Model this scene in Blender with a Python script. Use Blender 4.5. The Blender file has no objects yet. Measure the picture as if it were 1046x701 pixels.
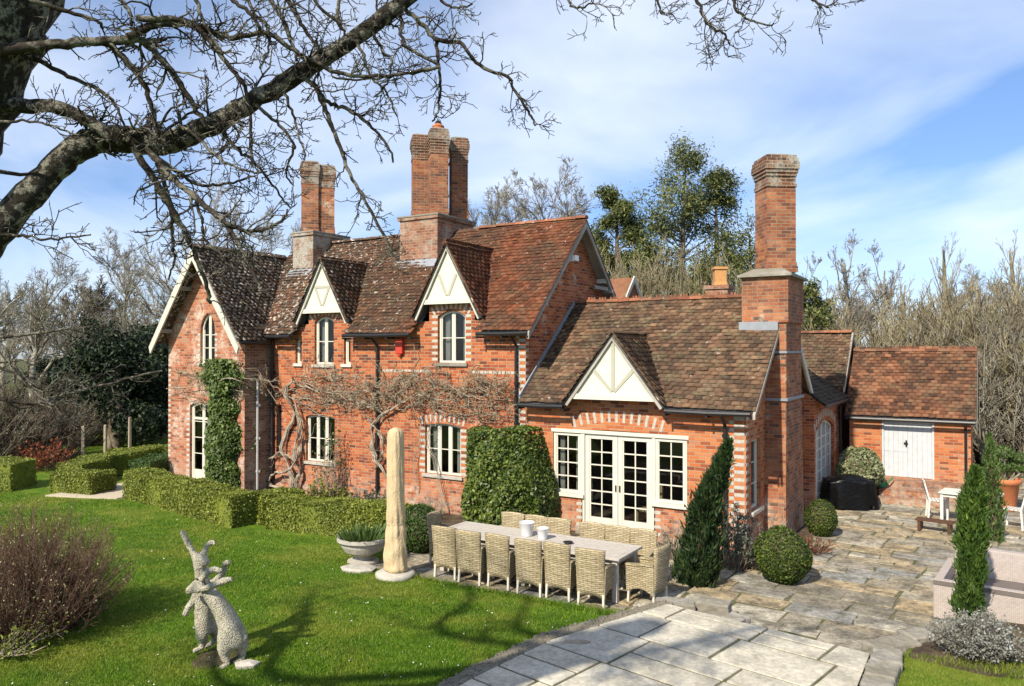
import bpy, math, random
import numpy as np
from mathutils import Vector, Matrix, geometry

# ------------------------------------------------------------------ scene, camera, light
scene = bpy.context.scene
COL = scene.collection
scene.render.engine = 'CYCLES'
scene.render.resolution_x, scene.render.resolution_y = 1024, 686
scene.view_settings.view_transform = 'Standard'
scene.view_settings.look = 'None'
scene.view_settings.exposure = 0.62
scene.view_settings.gamma = 1.0

R_ = math.radians
FPX, YAW, PITCH = 790.0, 31.62, math.degrees(math.atan(7.5/790))
CAMP = np.array([4.147, -15.69, 4.113])
cd = bpy.data.cameras.new('camera'); cam = bpy.data.objects.new('camera', cd); COL.objects.link(cam)
cd.sensor_width = 36; cd.lens = FPX/1046*36; cd.clip_end = 4000; cd.clip_start = .05
cam.location = CAMP; cam.rotation_euler = (R_(90+PITCH), 0, R_(YAW))
scene.camera = cam

SUN_AZ, SUN_EL = 3.0, 39.5
world = bpy.data.worlds.new('World'); scene.world = world; world.use_nodes = True
nt = world.node_tree; N = nt.nodes; Lk = nt.links; N.clear()
wo = N.new('ShaderNodeOutputWorld'); bg = N.new('ShaderNodeBackground'); sky = N.new('ShaderNodeTexSky')
sky.sky_type = 'NISHITA'; sky.sun_disc = False
sky.sun_elevation = R_(SUN_EL); sky.sun_rotation = R_(180+SUN_AZ); sky.ozone_density = 3.0; sky.dust_density = .3; sky.air_density = 1.0
tc = N.new('ShaderNodeTexCoord'); sx = N.new('ShaderNodeSeparateXYZ'); Lk.new(tc.outputs['Generated'], sx.inputs[0])
def wmath(op, a, b=None, clamp=False):
    n = N.new('ShaderNodeMath'); n.operation = op; n.use_clamp = clamp
    for i, s in enumerate((a, b)):
        if s is None: continue
        if isinstance(s, (int, float)): n.inputs[i].default_value = s
        else: Lk.new(s, n.inputs[i])
    return n.outputs[0]
zz = wmath('MAXIMUM', wmath('ADD', sx.outputs[2], .42), .1)
cx_ = wmath('DIVIDE', sx.outputs[0], zz); cy_ = wmath('DIVIDE', sx.outputs[1], zz)
cv = N.new('ShaderNodeCombineXYZ'); Lk.new(cx_, cv.inputs[0]); Lk.new(cy_, cv.inputs[1]); cv.inputs[2].default_value = 8.3
mp = N.new('ShaderNodeMapping'); mp.inputs['Rotation'].default_value = (0, 0, R_(25)); mp.inputs['Scale'].default_value = (.7, 1.0, 1); Lk.new(cv.outputs[0], mp.inputs[0])
no = N.new('ShaderNodeTexNoise'); no.inputs['Scale'].default_value = 1.9; no.inputs['Detail'].default_value = 8; no.inputs['Roughness'].default_value = .50; no.inputs['Distortion'].default_value = .5
Lk.new(mp.outputs[0], no.inputs['Vector'])
rp = N.new('ShaderNodeValToRGB'); rp.color_ramp.elements[0].position = .40; rp.color_ramp.elements[1].position = .78
rp.color_ramp.elements[0].color = (0, 0, 0, 1); rp.color_ramp.elements[1].color = (.85, .85, .85, 1)
Lk.new(no.outputs[0], rp.inputs[0])
mx = N.new('ShaderNodeMix'); mx.data_type = 'RGBA'
Lk.new(rp.outputs[0], mx.inputs[0]); hs = N.new('ShaderNodeMix'); hs.data_type = 'RGBA'; hs.blend_type = 'MULTIPLY'; hs.inputs[0].default_value = 1.; Lk.new(sky.outputs[0], hs.inputs[6]); hs.inputs[7].default_value = (.94, .98, 1.07, 1); hz = N.new('ShaderNodeValToRGB'); hz.color_ramp.elements[0].position = .0; hz.color_ramp.elements[0].color = (.56, .66, .86, 1); hz.color_ramp.elements[1].position = .42; hz.color_ramp.elements[1].color = (1, 1, 1, 1); Lk.new(sx.outputs[2], hz.inputs[0]); h2 = N.new('ShaderNodeMix'); h2.data_type = 'RGBA'; h2.blend_type = 'MULTIPLY'; h2.inputs[0].default_value = 1.; Lk.new(hs.outputs[2], h2.inputs[6]); Lk.new(hz.outputs[0], h2.inputs[7]); Lk.new(h2.outputs[2], mx.inputs[6]); mx.inputs[7].default_value = (7.7, 8.1, 8.6, 1)
Lk.new(mx.outputs[2], bg.inputs[0]); bg.inputs[1].default_value = .108; Lk.new(bg.outputs[0], wo.inputs[0])

sd = bpy.data.lights.new('sun', 'SUN'); sd.energy = 4.7; sd.angle = R_(.9); sd.color = (1, .91, .75)
so = bpy.data.objects.new('sun', sd); COL.objects.link(so)
_d = Vector((math.sin(R_(SUN_AZ))*math.cos(R_(SUN_EL)), math.cos(R_(SUN_AZ))*math.cos(R_(SUN_EL)), -math.sin(R_(SUN_EL))))
so.rotation_euler = _d.to_track_quat('-Z', 'Y').to_euler(); so.location = (-20, -40, 30)

# ------------------------------------------------------------------ placing helpers (a photo measurement -> a point in the place)
_y = R_(YAW); _p = R_(PITCH)
CF = np.array([-math.sin(_y)*math.cos(_p), math.cos(_y)*math.cos(_p), math.sin(_p)]); CR = np.array([math.cos(_y), math.sin(_y), 0]); CU = np.cross(CR, CF)
def ray(x, y): return CF + CR*(x-523)/FPX - CU*(y-350.5)/FPX
def onZ(x, y, z=0.): r = ray(x, y); return CAMP + r*(z-CAMP[2])/r[2]
def onY(x, y, Y=0.): r = ray(x, y); return CAMP + r*(Y-CAMP[1])/r[1]
def atD(x, y, d): return CAMP + ray(x, y)*d

# ------------------------------------------------------------------ materials
def M(name, build):
    m = bpy.data.materials.new(name); m.use_nodes = True
    t = m.node_tree; t.nodes.clear()
    out = t.nodes.new('ShaderNodeOutputMaterial')
    class K: pass
    k = K(); k.t = t; k.out = out
    def node(typ, ins=None, **props):
        n = t.nodes.new('ShaderNode'+typ)
        for a, v in props.items(): setattr(n, a, v)
        for key, v in (ins or {}).items():
            s = n.inputs[key]
            if hasattr(v, 'links') or isinstance(v, bpy.types.NodeSocket): t.links.new(v, s)
            else: s.default_value = v
        return n
    k.node = node
    k.link = lambda a, b: t.links.new(a, b)
    def ramp(fac, stops, interp='LINEAR'):
        n = t.nodes.new('ShaderNodeValToRGB'); cr = n.color_ramp; cr.interpolation = interp
        while len(cr.elements) < len(stops): cr.elements.new(.5)
        for e, (p, c) in zip(cr.elements, stops):
            e.position = p; e.color = (c, c, c, 1) if isinstance(c, (int, float)) else (*c, 1)
        t.links.new(fac, n.inputs[0]); return n.outputs[0]
    k.ramp = ramp
    def mix(fac, a, b, mode='MIX'):
        n = t.nodes.new('ShaderNodeMix'); n.data_type = 'RGBA'; n.blend_type = mode
        for i, v in ((0, fac), (6, a), (7, b)):
            if isinstance(v, bpy.types.NodeSocket): t.links.new(v, n.inputs[i])
            elif i == 0: n.inputs[0].default_value = v
            else: n.inputs[i].default_value = (*v, 1)
        return n.outputs[2]
    k.mix = mix
    def math_(op, a, b=0., clamp=False):
        n = t.nodes.new('ShaderNodeMath'); n.operation = op; n.use_clamp = clamp
        for i, v in ((0, a), (1, b)):
            if isinstance(v, bpy.types.NodeSocket): t.links.new(v, n.inputs[i])
            else: n.inputs[i].default_value = v
        return n.outputs[0]
    k.math = math_
    def noise(scale, detail=4, rough=.55, vec=None, dist=0.):
        n = node('TexNoise', {'Scale': scale, 'Detail': detail, 'Roughness': rough, 'Distortion': dist})
        t.links.new(vec if vec is not None else obj(), n.inputs['Vector']); return n.outputs[0]
    k.noise = noise
    _c = {}
    def obj():
        if 'o' not in _c: _c['o'] = node('NewGeometry').outputs['Position']
        return _c['o']
    k.pos = obj
    def isl():
        if 'i' not in _c: _c['i'] = node('NewGeometry').outputs['Random Per Island']
        return _c['i']
    k.isl = isl
    def bump(h, s=.4, d=.02):
        return node('Bump', {'Strength': s, 'Distance': d, 'Height': h}).outputs[0]
    k.bump = bump
    def surf(col, rough=.8, normal=None, spec=.3, trans=0., metal=0.):
        p = node('BsdfPrincipled', {'Roughness': rough, 'Specular IOR Level': spec, 'Metallic': metal})
        if isinstance(col, bpy.types.NodeSocket): t.links.new(col, p.inputs['Base Color'])
        else: p.inputs['Base Color'].default_value = (*col, 1)
        if normal is not None: t.links.new(normal, p.inputs['Normal'])
        o = p.outputs[0]
        if trans > 0:
            tr = node('BsdfTranslucent'); 
            if isinstance(col, bpy.types.NodeSocket): t.links.new(col, tr.inputs[0])
            else: tr.inputs[0].default_value = (*col, 1)
            ms = node('MixShader', {0: trans}); t.links.new(o, ms.inputs[1]); t.links.new(tr.outputs[0], ms.inputs[2]); o = ms.outputs[0]
        t.links.new(o, out.inputs[0]); return p
    k.surf = surf
    build(k); return m

def brick_mat(name, shades, mortar=(.47, .375, .255), lime=(.60, .52, .41), lime_amt=(.60, .72), dirt=.35, moss=0.):
    def b(k):
        uv = k.node('UVMap').outputs[0]
        wob = k.noise(1.3, 2, .5)
        bt = k.node('TexBrick', {'Vector': uv, 'Color1': (0, 0, 0, 1), 'Color2': (1, 1, 1, 1), 'Mortar': (.5, .5, .5, 1), 'Scale': 1., 'Mortar Size': .0065, 'Mortar Smooth': .25, 'Bias': 0., 'Brick Width': .225, 'Row Height': .077}, offset=.5)
        c = k.ramp(bt.outputs['Color'], shades)
        fine = k.noise(38, 5, .7); c = k.mix(.45, c, k.ramp(fine, [(.25, .2), (.7, 1.1)]), 'MULTIPLY')
        big = k.noise(1.1, 6, .68)
        c = k.mix(k.math('MULTIPLY', k.ramp(big, [(.34, dirt), (.58, 0.)]), k.ramp(k.noise(7, 4, .7), [(.3, .4), (.6, 1.)])), c, (.13, .06, .042), 'MIX')
        mort = k.mix(.5, mortar, k.ramp(k.noise(5, 4), [(.3, .25), (.7, .8)]), 'MULTIPLY')
        c = k.mix(bt.outputs['Fac'], c, mort)
        limemask = k.math('MULTIPLY', k.ramp(k.noise(1.1, 6, .68), [(lime_amt[0], 0.), (lime_amt[1], 1.)]), k.ramp(k.noise(13, 5, .75), [(.40, 0.), (.56, 1.)]))
        c = k.mix(limemask, c, lime)
        # salts rising from the ground and splashes near it
        sp = k.node('SeparateXYZ', {0: k.pos()}).outputs[2]
        low = k.math('MULTIPLY', k.ramp(sp, [(.0, .8), (1.0, 0.)]), k.ramp(k.noise(6, 5, .7), [(.42, 0.), (.6, 1.)]))
        c = k.mix(low, c, (.40, .36, .29))
        if moss > 0:
            c = k.mix(k.math('MULTIPLY', k.ramp(k.noise(2.2, 6, .7), [(.44, 0.), (.62, moss)]), k.ramp(k.noise(25, 4, .7), [(.35, .2), (.6, 1.)])), c, (.33, .31, .26))
        h = k.math('ADD', k.math('MULTIPLY', bt.outputs['Fac'], -1.), k.math('MULTIPLY', fine, .5))
        k.surf(c, .88, k.bump(h, .7, .012), .2)
    return M(name, b)
RED = [(0., (.13, .045, .032)), (.14, (.27, .066, .030)), (.35, (.40, .096, .036)), (.6, (.50, .135, .046)), (.85, (.56, .19, .072)), (1., (.40, .14, .08))]
m_brick = brick_mat('red brick', RED, lime_amt=(.58, .70))
m_brick_wing = brick_mat('orange brick', [(0., (.20, .062, .035)), (.2, (.40, .105, .04)), (.5, (.54, .155, .052)), (.8, (.60, .215, .08)), (1., (.46, .20, .11))], lime_amt=(.62, .74), dirt=.2)
m_brick_old = brick_mat('weathered pink brick', [(0., (.20, .062, .036)), (.3, (.42, .125, .062)), (.65, (.52, .19, .10)), (1., (.44, .25, .17))], lime_amt=(.51, .64), lime=(.56, .48, .40))
m_brick_stack = brick_mat('chimney brick', [(0., (.10, .04, .026)), (.25, (.30, .080, .033)), (.55, (.43, .125, .044)), (.85, (.50, .19, .07)), (1., (.20, .09, .06))], mortar=(.36, .28, .19), lime_amt=(.60, .70), dirt=.95, moss=.25)
m_brick_lichen = brick_mat('lichened brick', [(0., (.16, .07, .045)), (.5, (.36, .13, .07)), (1., (.36, .20, .13))], lime_amt=(.52, .66), lime=(.42, .40, .34), dirt=.6, moss=.45)
m_brick_grey = brick_mat('buff brown brick', [(0., (.16, .09, .06)), (.4, (.27, .16, .10)), (.7, (.34, .22, .14)), (1., (.30, .23, .17))], lime_amt=(.56, .68), dirt=.3)

m_brick_lich2 = brick_mat('grey lichened brick', [(0., (.14, .08, .055)), (.5, (.30, .14, .085)), (1., (.30, .21, .15))], lime_amt=(.40, .54), lime=(.40, .39, .34), dirt=.6, moss=.8)
def tile_mat(name, dark, mid, light, lichen=(.6, .75), xgrad=None, lich_col=(.62, .60, .53), fresh=None, moss=.25):
    def b(k):
        r = k.isl()
        c = k.ramp(r, [(0., dark), (.35, mid), (.75, light), (.9, mid), (1., tuple(x*1.25 for x in light))])
        pos = k.pos(); sx_ = k.node('SeparateXYZ', {0: pos}).outputs[0]
        if fresh:
            x0, x1, col = fresh
            f = k.node('MapRange', {'Value': sx_, 1: x0, 2: x1, 3: 0., 4: 1.}).outputs[0]
            f = k.math('MULTIPLY', f, k.ramp(k.noise(1.4, 4, .6), [(.25, .35), (.65, .95)]))
            c2 = k.ramp(r, [(0., tuple(x*.42 for x in col)), (.4, tuple(x*.75 for x in col)), (.8, col), (1., tuple(x*.6 for x in col))])
            c = k.mix(f, c, c2)
        c = k.mix(.6, c, k.ramp(k.noise(22, 5, .75), [(.25, .2), (.7, 1.05)]), 'MULTIPLY')
        big = k.noise(.9, 5, .6)
        c = k.mix(k.ramp(big, [(.38, .6), (.62, 0.)]), c, (.055, .042, .032))
        ms = k.math('MULTIPLY', k.ramp(k.noise(3, 6, .7), [(.5, 0.), (.66, moss*2)]), k.ramp(k.noise(18, 4, .7), [(.4, 0.), (.6, 1.)]))
        c = k.mix(ms, c, (.17, .155, .09))
        spots = k.noise(9, 6, .72)
        if xgrad:
            g = k.node('MapRange', {'Value': sx_, 1: xgrad[0], 2: xgrad[1], 3: .075, 4: 0.}).outputs[0]
            spots = k.math('ADD', spots, g)
        lm = k.math('MULTIPLY', k.ramp(spots, [(lichen[0], 0.), (lichen[1], 1.)]), k.ramp(r, [(.1, .35), (.6, 1.)]))
        c = k.mix(lm, c, lich_col)
        k.surf(c, .9, k.bump(k.noise(30, 4, .7), .5, .01), .15)
    return M(name, b)
m_tile_main = tile_mat('old clay tiles', (.06, .038, .027), (.115, .058, .036), (.185, .088, .048), (.63, .68), (-13.5, -7.0), fresh=(-9.6, -7.2, (.28, .088, .042)))
m_tile_wing = tile_mat('brown clay tiles', (.07, .045, .032), (.15, .085, .052), (.26, .15, .092), (.63, .70), None, moss=.5)
m_tile_left = tile_mat('lichened clay tiles', (.055, .04, .03), (.10, .063, .042), (.15, .092, .058), (.545, .60), None)
m_tile_shed = tile_mat('shed clay tiles', (.08, .040, .028), (.19, .078, .044), (.34, .155, .085), (.66, .74), None, moss=.35)
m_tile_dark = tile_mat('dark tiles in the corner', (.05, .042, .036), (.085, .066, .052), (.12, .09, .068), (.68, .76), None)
m_ridge = tile_mat('orange ridge tiles', (.22, .08, .045), (.34, .125, .065), (.42, .17, .09), (.6, .7), None)

def simple(name, col, rough=.7, nscale=12, namt=.25, bump=.0, spec=.3, var=None):
    def b(k):
        n = k.noise(nscale, 5, .65)
        c = k.mix(namt, col, k.ramp(n, [(.25, .25), (.75, 1.1)]), 'MULTIPLY')
        if var: c = k.mix(k.ramp(k.noise(nscale*.2, 4, .6), [(.4, 0.), (.6, 1.)]), c, var)
        k.surf(c, rough, k.bump(n, bump, .02) if bump else None, spec)
    return M(name, b)
m_cream = simple('cream painted joinery', (.62, .585, .49), .45, 5, .16)
m_white = simple('white painted joinery', (.64, .63, .58), .4, 6, .14)
m_tymp = simple('cream render', (.68, .65, .52), .8, 7, .25)
m_tymp_t = simple('pale grey painted timber', (.40, .39, .31), .7, 8, .2)
m_barge = simple('weathered grey bargeboard', (.42, .39, .34), .75, 7, .4, var=(.28, .25, .21))
m_bargew = simple('flaking white bargeboard', (.56, .54, .46), .7, 7, .35)
m_quoin = simple('limewashed pale brick', (.52, .475, .41), .85, 18, .55, .3)
m_stone = simple('grey weathered stone', (.34, .315, .27), .9, 9, .6, .6, var=(.20, .18, .14))
m_stone_pale = simple('pale stone', (.46, .43, .37), .88, 10, .5, .4)
m_lead = simple('grey lead flashing', (.28, .30, .33), .55, 6, .35)
m_black = simple('black painted iron', (.02, .02, .022), .4, 10, .3)
m_zinc = simple('grey painted pipe', (.42, .42, .42), .5, 10, .2)
m_curtain = simple('white curtain cloth', (.62, .60, .55), .9, 4, .3)
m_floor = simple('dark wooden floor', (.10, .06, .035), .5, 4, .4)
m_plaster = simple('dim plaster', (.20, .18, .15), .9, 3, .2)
m_alarm = simple('red plastic box', (.48, .05, .03), .4, 10, .1)
m_lampw = simple('white plastic lamp', (.8, .8, .78), .4, 10, .05)
m_pot = simple('terracotta', (.50, .17, .07), .8, 8, .3)
m_buff = simple('buff clay chimney pot', (.52, .27, .10), .8, 8, .3)
m_lemon = simple('pale blue grey painted boards', (.52, .54, .56), .5, 6, .25)
m_weather = simple('dark weatherboard', (.13, .13, .13), .8, 9, .4)
m_teak = simple('silvered teak', (.47, .43, .38), .7, 14, .35, .2)
m_bucket = simple('white enamel', (.66, .67, .68), .35, 10, .08)
m_green = simple('green plastic', (.02, .22, .09), .35, 10, .1)
m_bronze = simple('brown stained wood', (.10, .045, .022), .6, 9, .4)
m_post = simple('grey split timber', (.36, .30, .22), .9, 11, .5)
m_fence = simple('dark stained fence boards', (.035, .03, .028), .85, 8, .4)
def glass(k):
    fr = k.node('Fresnel', {'IOR': 1.5}).outputs[0]
    tr = k.node('BsdfTransparent', {0: (.62, .66, .66, 1)}).outputs[0]
    gl = k.node('BsdfGlossy', {'Color': (1, 1, 1, 1), 'Roughness': .02, 'Normal': k.bump(k.noise(1.5, 2), .12, .02)}).outputs[0]
    ms = k.node('MixShader', {0: k.math('ADD', k.math('MULTIPLY', fr, .9), .01)}); k.link(tr, ms.inputs[1]); k.link(gl, ms.inputs[2]); k.link(ms.outputs[0], k.out.inputs[0])
m_glass = M('window glass', glass)

def leaf_mat(name, dark, mid, light, rough=.55, trans=.2, spec=.35):
    def b(k):
        r = k.isl(); big = k.noise(2.2, 3, .6)
        c = k.ramp(r, [(0., dark), (.5, mid), (1., light)])
        c = k.mix(k.ramp(big, [(.35, .55), (.65, 0.)]), c, dark)
        k.surf(c, rough, None, spec, trans)
    return M(name, b)
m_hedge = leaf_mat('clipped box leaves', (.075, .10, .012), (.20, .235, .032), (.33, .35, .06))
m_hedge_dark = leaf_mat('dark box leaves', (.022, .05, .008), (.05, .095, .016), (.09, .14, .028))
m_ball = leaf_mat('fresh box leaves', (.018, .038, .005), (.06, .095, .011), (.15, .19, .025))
m_ivy = leaf_mat('ivy leaves', (.03, .055, .012), (.085, .135, .026), (.20, .25, .06), .5)
m_laurel = leaf_mat('glossy evergreen leaves', (.020, .042, .007), (.085, .13, .018), (.22, .26, .05), .45)
m_cypress = leaf_mat('cypress sprays', (.02, .05, .008), (.065, .125, .016), (.14, .21, .03), .6)
m_cypress_d = leaf_mat('dark cypress sprays', (.006, .018, .005), (.018, .042, .010), (.06, .10, .02), .6)
m_grey_leaf = leaf_mat('silver leaves', (.11, .115, .095), (.23, .235, .20), (.40, .40, .37), .8, .1)
m_bluegrey = leaf_mat('grey green leaves', (.06, .075, .055), (.13, .15, .11), (.25, .27, .21), .7, .15)
m_varieg = leaf_mat('cream and green leaves', (.07, .10, .035), (.27, .29, .14), (.52, .50, .32), .5, .2)
m_yew = leaf_mat('yew needles', (.004, .011, .004), (.012, .026, .008), (.045, .065, .018), .6, .08)
m_pine = leaf_mat('conifer sprays', (.022, .036, .010), (.12, .145, .036), (.32, .32, .10), .6, .25)
m_rust = leaf_mat('rust leaves', (.12, .025, .012), (.28, .07, .03), (.38, .14, .06), .7, .2)
m_bulb = leaf_mat('bulb shoots', (.03, .06, .012), (.08, .14, .03), (.18, .26, .07), .5, .2)
m_bud = leaf_mat('pale buds', (.24, .24, .10), (.40, .38, .20), (.52, .50, .30), .7, .2)
def grass_(k):
    r = k.isl(); c = k.ramp(r, [(0., (.04, .105, .004)), (.5, (.09, .195, .006)), (.9, (.18, .29, .016)), (1., (.32, .29, .08))])
    c = k.mix(k.ramp(k.noise(.55, 4, .6), [(.45, 0.), (.66, .6)]), c, (.27, .28, .04)); c = k.mix(k.ramp(k.noise(2.1, 4, .6), [(.35, .5), (.5, 0.)]), c, (.045, .11, .008)); k.surf(c, .55, None, .3, .3)
m_grass = M('grass blades', grass_)

def bark(name, a, b_, lichen, amt, scale=6):
    def f(k):
        n = k.noise(scale*3, 6, .7); c = k.ramp(n, [(.3, a), (.65, b_)])
        m = k.math('MULTIPLY', k.ramp(k.noise(scale, 5, .65), [(.52-amt*.12, 0.), (.60-amt*.12, 1.)]), k.ramp(k.noise(scale*7, 4, .7), [(.35, .2), (.6, 1.)]))
        c = k.mix(m, c, lichen); k.surf(c, .92, k.bump(n, .9, .02), .15)
    return M(name, f)
m_bark = bark('lichen covered bark', (.010, .0085, .0065), (.040, .034, .026), (.26, .25, .20), .22, 14)
m_twig = bark('dark twigs', (.018, .015, .012), (.06, .048, .038), (.20, .19, .15), .3, 9)
m_wist = bark('wisteria stems', (.13, .10, .075), (.30, .245, .185), (.42, .37, .29), .6, 5)
m_wist_d = bark('fine wisteria shoots', (.15, .11, .07), (.33, .26, .18), (.40, .34, .25), .5, 5)
m_grey_bark = bark('grey brown bark', (.10, .085, .065), (.22, .19, .145), (.34, .32, .26), .6, 1.2)
m_tan_bark = bark('tan coppice bark', (.10, .08, .045), (.24, .20, .12), (.34, .30, .19), .6, 1.0)
m_brown_bark = bark('brown bark', (.055, .042, .03), (.14, .105, .075), (.24, .21, .16), .5, 1.5)
m_red_twig = bark('purple brown twigs', (.06, .03, .022), (.15, .085, .06), (.26, .18, .12), .4, 6)

def flag(name, stops, rough=.85, dirt=.5, bumpS=.5):
    def b(k):
        r = k.isl(); c = k.ramp(r, stops)
        n1 = k.noise(2.6, 6, .68); n2 = k.noise(16, 6, .75)
        c = k.mix(k.ramp(n1, [(.38, dirt), (.6, 0.)]), c, tuple(x*.38 for x in stops[0][1]))
        c = k.mix(.75 if dirt > .5 else .5, c, k.ramp(n2, [(.28, .15), (.66, 1.15)]), 'MULTIPLY')
        c = k.mix(k.ramp(k.noise(7, 6, .75), [(.60, 0.), (.68, .7)]), c, (.50, .48, .42))
        k.surf(c, rough, k.bump(k.math('ADD', n2, n1), bumpS, .02), .25)
    return M(name, b)
m_flag = flag('old york stone flags', [(0., (.30, .265, .20)), (.2, (.46, .40, .30)), (.45, (.58, .53, .42)), (.6, (.34, .34, .32)), (.8, (.55, .42, .24)), (1., (.42, .37, .28))], .75, .8, 1.)
m_slab = flag('pale paving slabs', [(0., (.50, .455, .36)), (.5, (.62, .57, .46)), (1., (.56, .52, .43))], .8, .5, .2)
m_joint = simple('earth and moss joints', (.20, .17, .115), .95, 14, .6, .5, var=(.08, .085, .03))
m_grit = simple('gravel edging', (.27, .24, .18), .95, 40, .8, .8)
m_path = simple('pale gravel', (.52, .45, .34), .95, 30, .4, .4)
m_soil = simple('dark border soil', (.06, .042, .028), .95, 16, .6, .8, var=(.10, .075, .045))
def lawn(k):
    n = k.noise(2.2, 6, .65); n2 = k.noise(45, 4, .75)
    c = k.ramp(n, [(.3, (.060, .120, .006)), (.5, (.10, .19, .009)), (.7, (.18, .25, .018))])
    c = k.mix(k.ramp(k.noise(.55, 4, .6), [(.45, 0.), (.65, .55)]), c, (.26, .25, .045))
    c = k.mix(.7, c, k.ramp(n2, [(.25, .2), (.75, 1.2)]), 'MULTIPLY')
    sp_ = k.node('SeparateXYZ', {0: k.pos()})
    far = k.node('MapRange', {'Value': sp_.outputs[1], 1: 6., 2: 14., 3: 0., 4: 1.}).outputs[0]
    c = k.mix(far, c, k.ramp(n, [(.3, (.05, .055, .02)), (.7, (.10, .10, .035))]))
    k.surf(c, .9, k.bump(n2, .7, .03), .2)
m_lawn = M('mown lawn', lawn)
def wick(name, a, b_, bw=.10, rh=.030, ms=.005):
    def f(k):
        uv = k.node('UVMap').outputs[0]
        bt = k.node('TexBrick', {'Vector': uv, 'Color1': (0, 0, 0, 1), 'Color2': (1, 1, 1, 1), 'Mortar': (0, 0, 0, 1), 'Scale': 1., 'Mortar Size': ms, 'Mortar Smooth': .8, 'Brick Width': bw, 'Row Height': rh}, offset=.5)
        c = k.ramp(bt.outputs['Color'], [(0., a), (1., b_)])
        c = k.mix(bt.outputs['Fac'], c, tuple(x*.3 for x in a))
        c = k.mix(.3, c, k.ramp(k.noise(7, 5, .7), [(.3, .5), (.7, 1.)]), 'MULTIPLY')
        k.surf(c, .7, k.bump(k.math('MULTIPLY', bt.outputs['Fac'], -1.), .8, .006), .3)
    return M(name, f)
m_wicker = wick('honey wicker', (.33, .265, .155), (.50, .415, .265))
m_wicker_p = wick('pale mauve wicker', (.50, .42, .38), (.56, .48, .43), .05, .018, .0022)
m_leg = simple('bleached pale legs', (.60, .55, .46), .6, 10, .2)
def cover(k):
    mpn = k.node('Mapping', {'Vector': k.pos(), 'Scale': (2.0, 2.0, .9)}).outputs[0]; n = k.noise(7, 5, .6, vec=mpn, dist=1.4); c = k.mix(.12, (.55, .42, .255), k.ramp(k.noise(3, 4), [(.3, .5), (.7, 1.)]), 'MULTIPLY')
    k.surf(c, .85, k.bump(n, .6, .05), .15)
m_cover = M('tan canvas cover', cover)
def blackcover(k):
    n = k.noise(6, 3, .5, dist=1.2); k.surf((.003, .003, .0035), .32, k.bump(n, .35, .06), .22)
m_bbq = M('black waterproof cover', blackcover)
def hare(k):
    v = k.node('TexVoronoi', {'Scale': 60., 'Vector': k.pos()}).outputs[0]; n = k.noise(9, 4, .65)
    c = k.ramp(n, [(.3, (.40, .365, .27)), (.7, (.66, .615, .49))]); c = k.mix(.7, c, k.ramp(v, [(.1, 1.), (.7, .3)]), 'MULTIPLY')
    k.surf(c, .85, k.bump(v, .6, .025), .2)
m_hare = M('woven willow and wire', hare)

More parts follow.
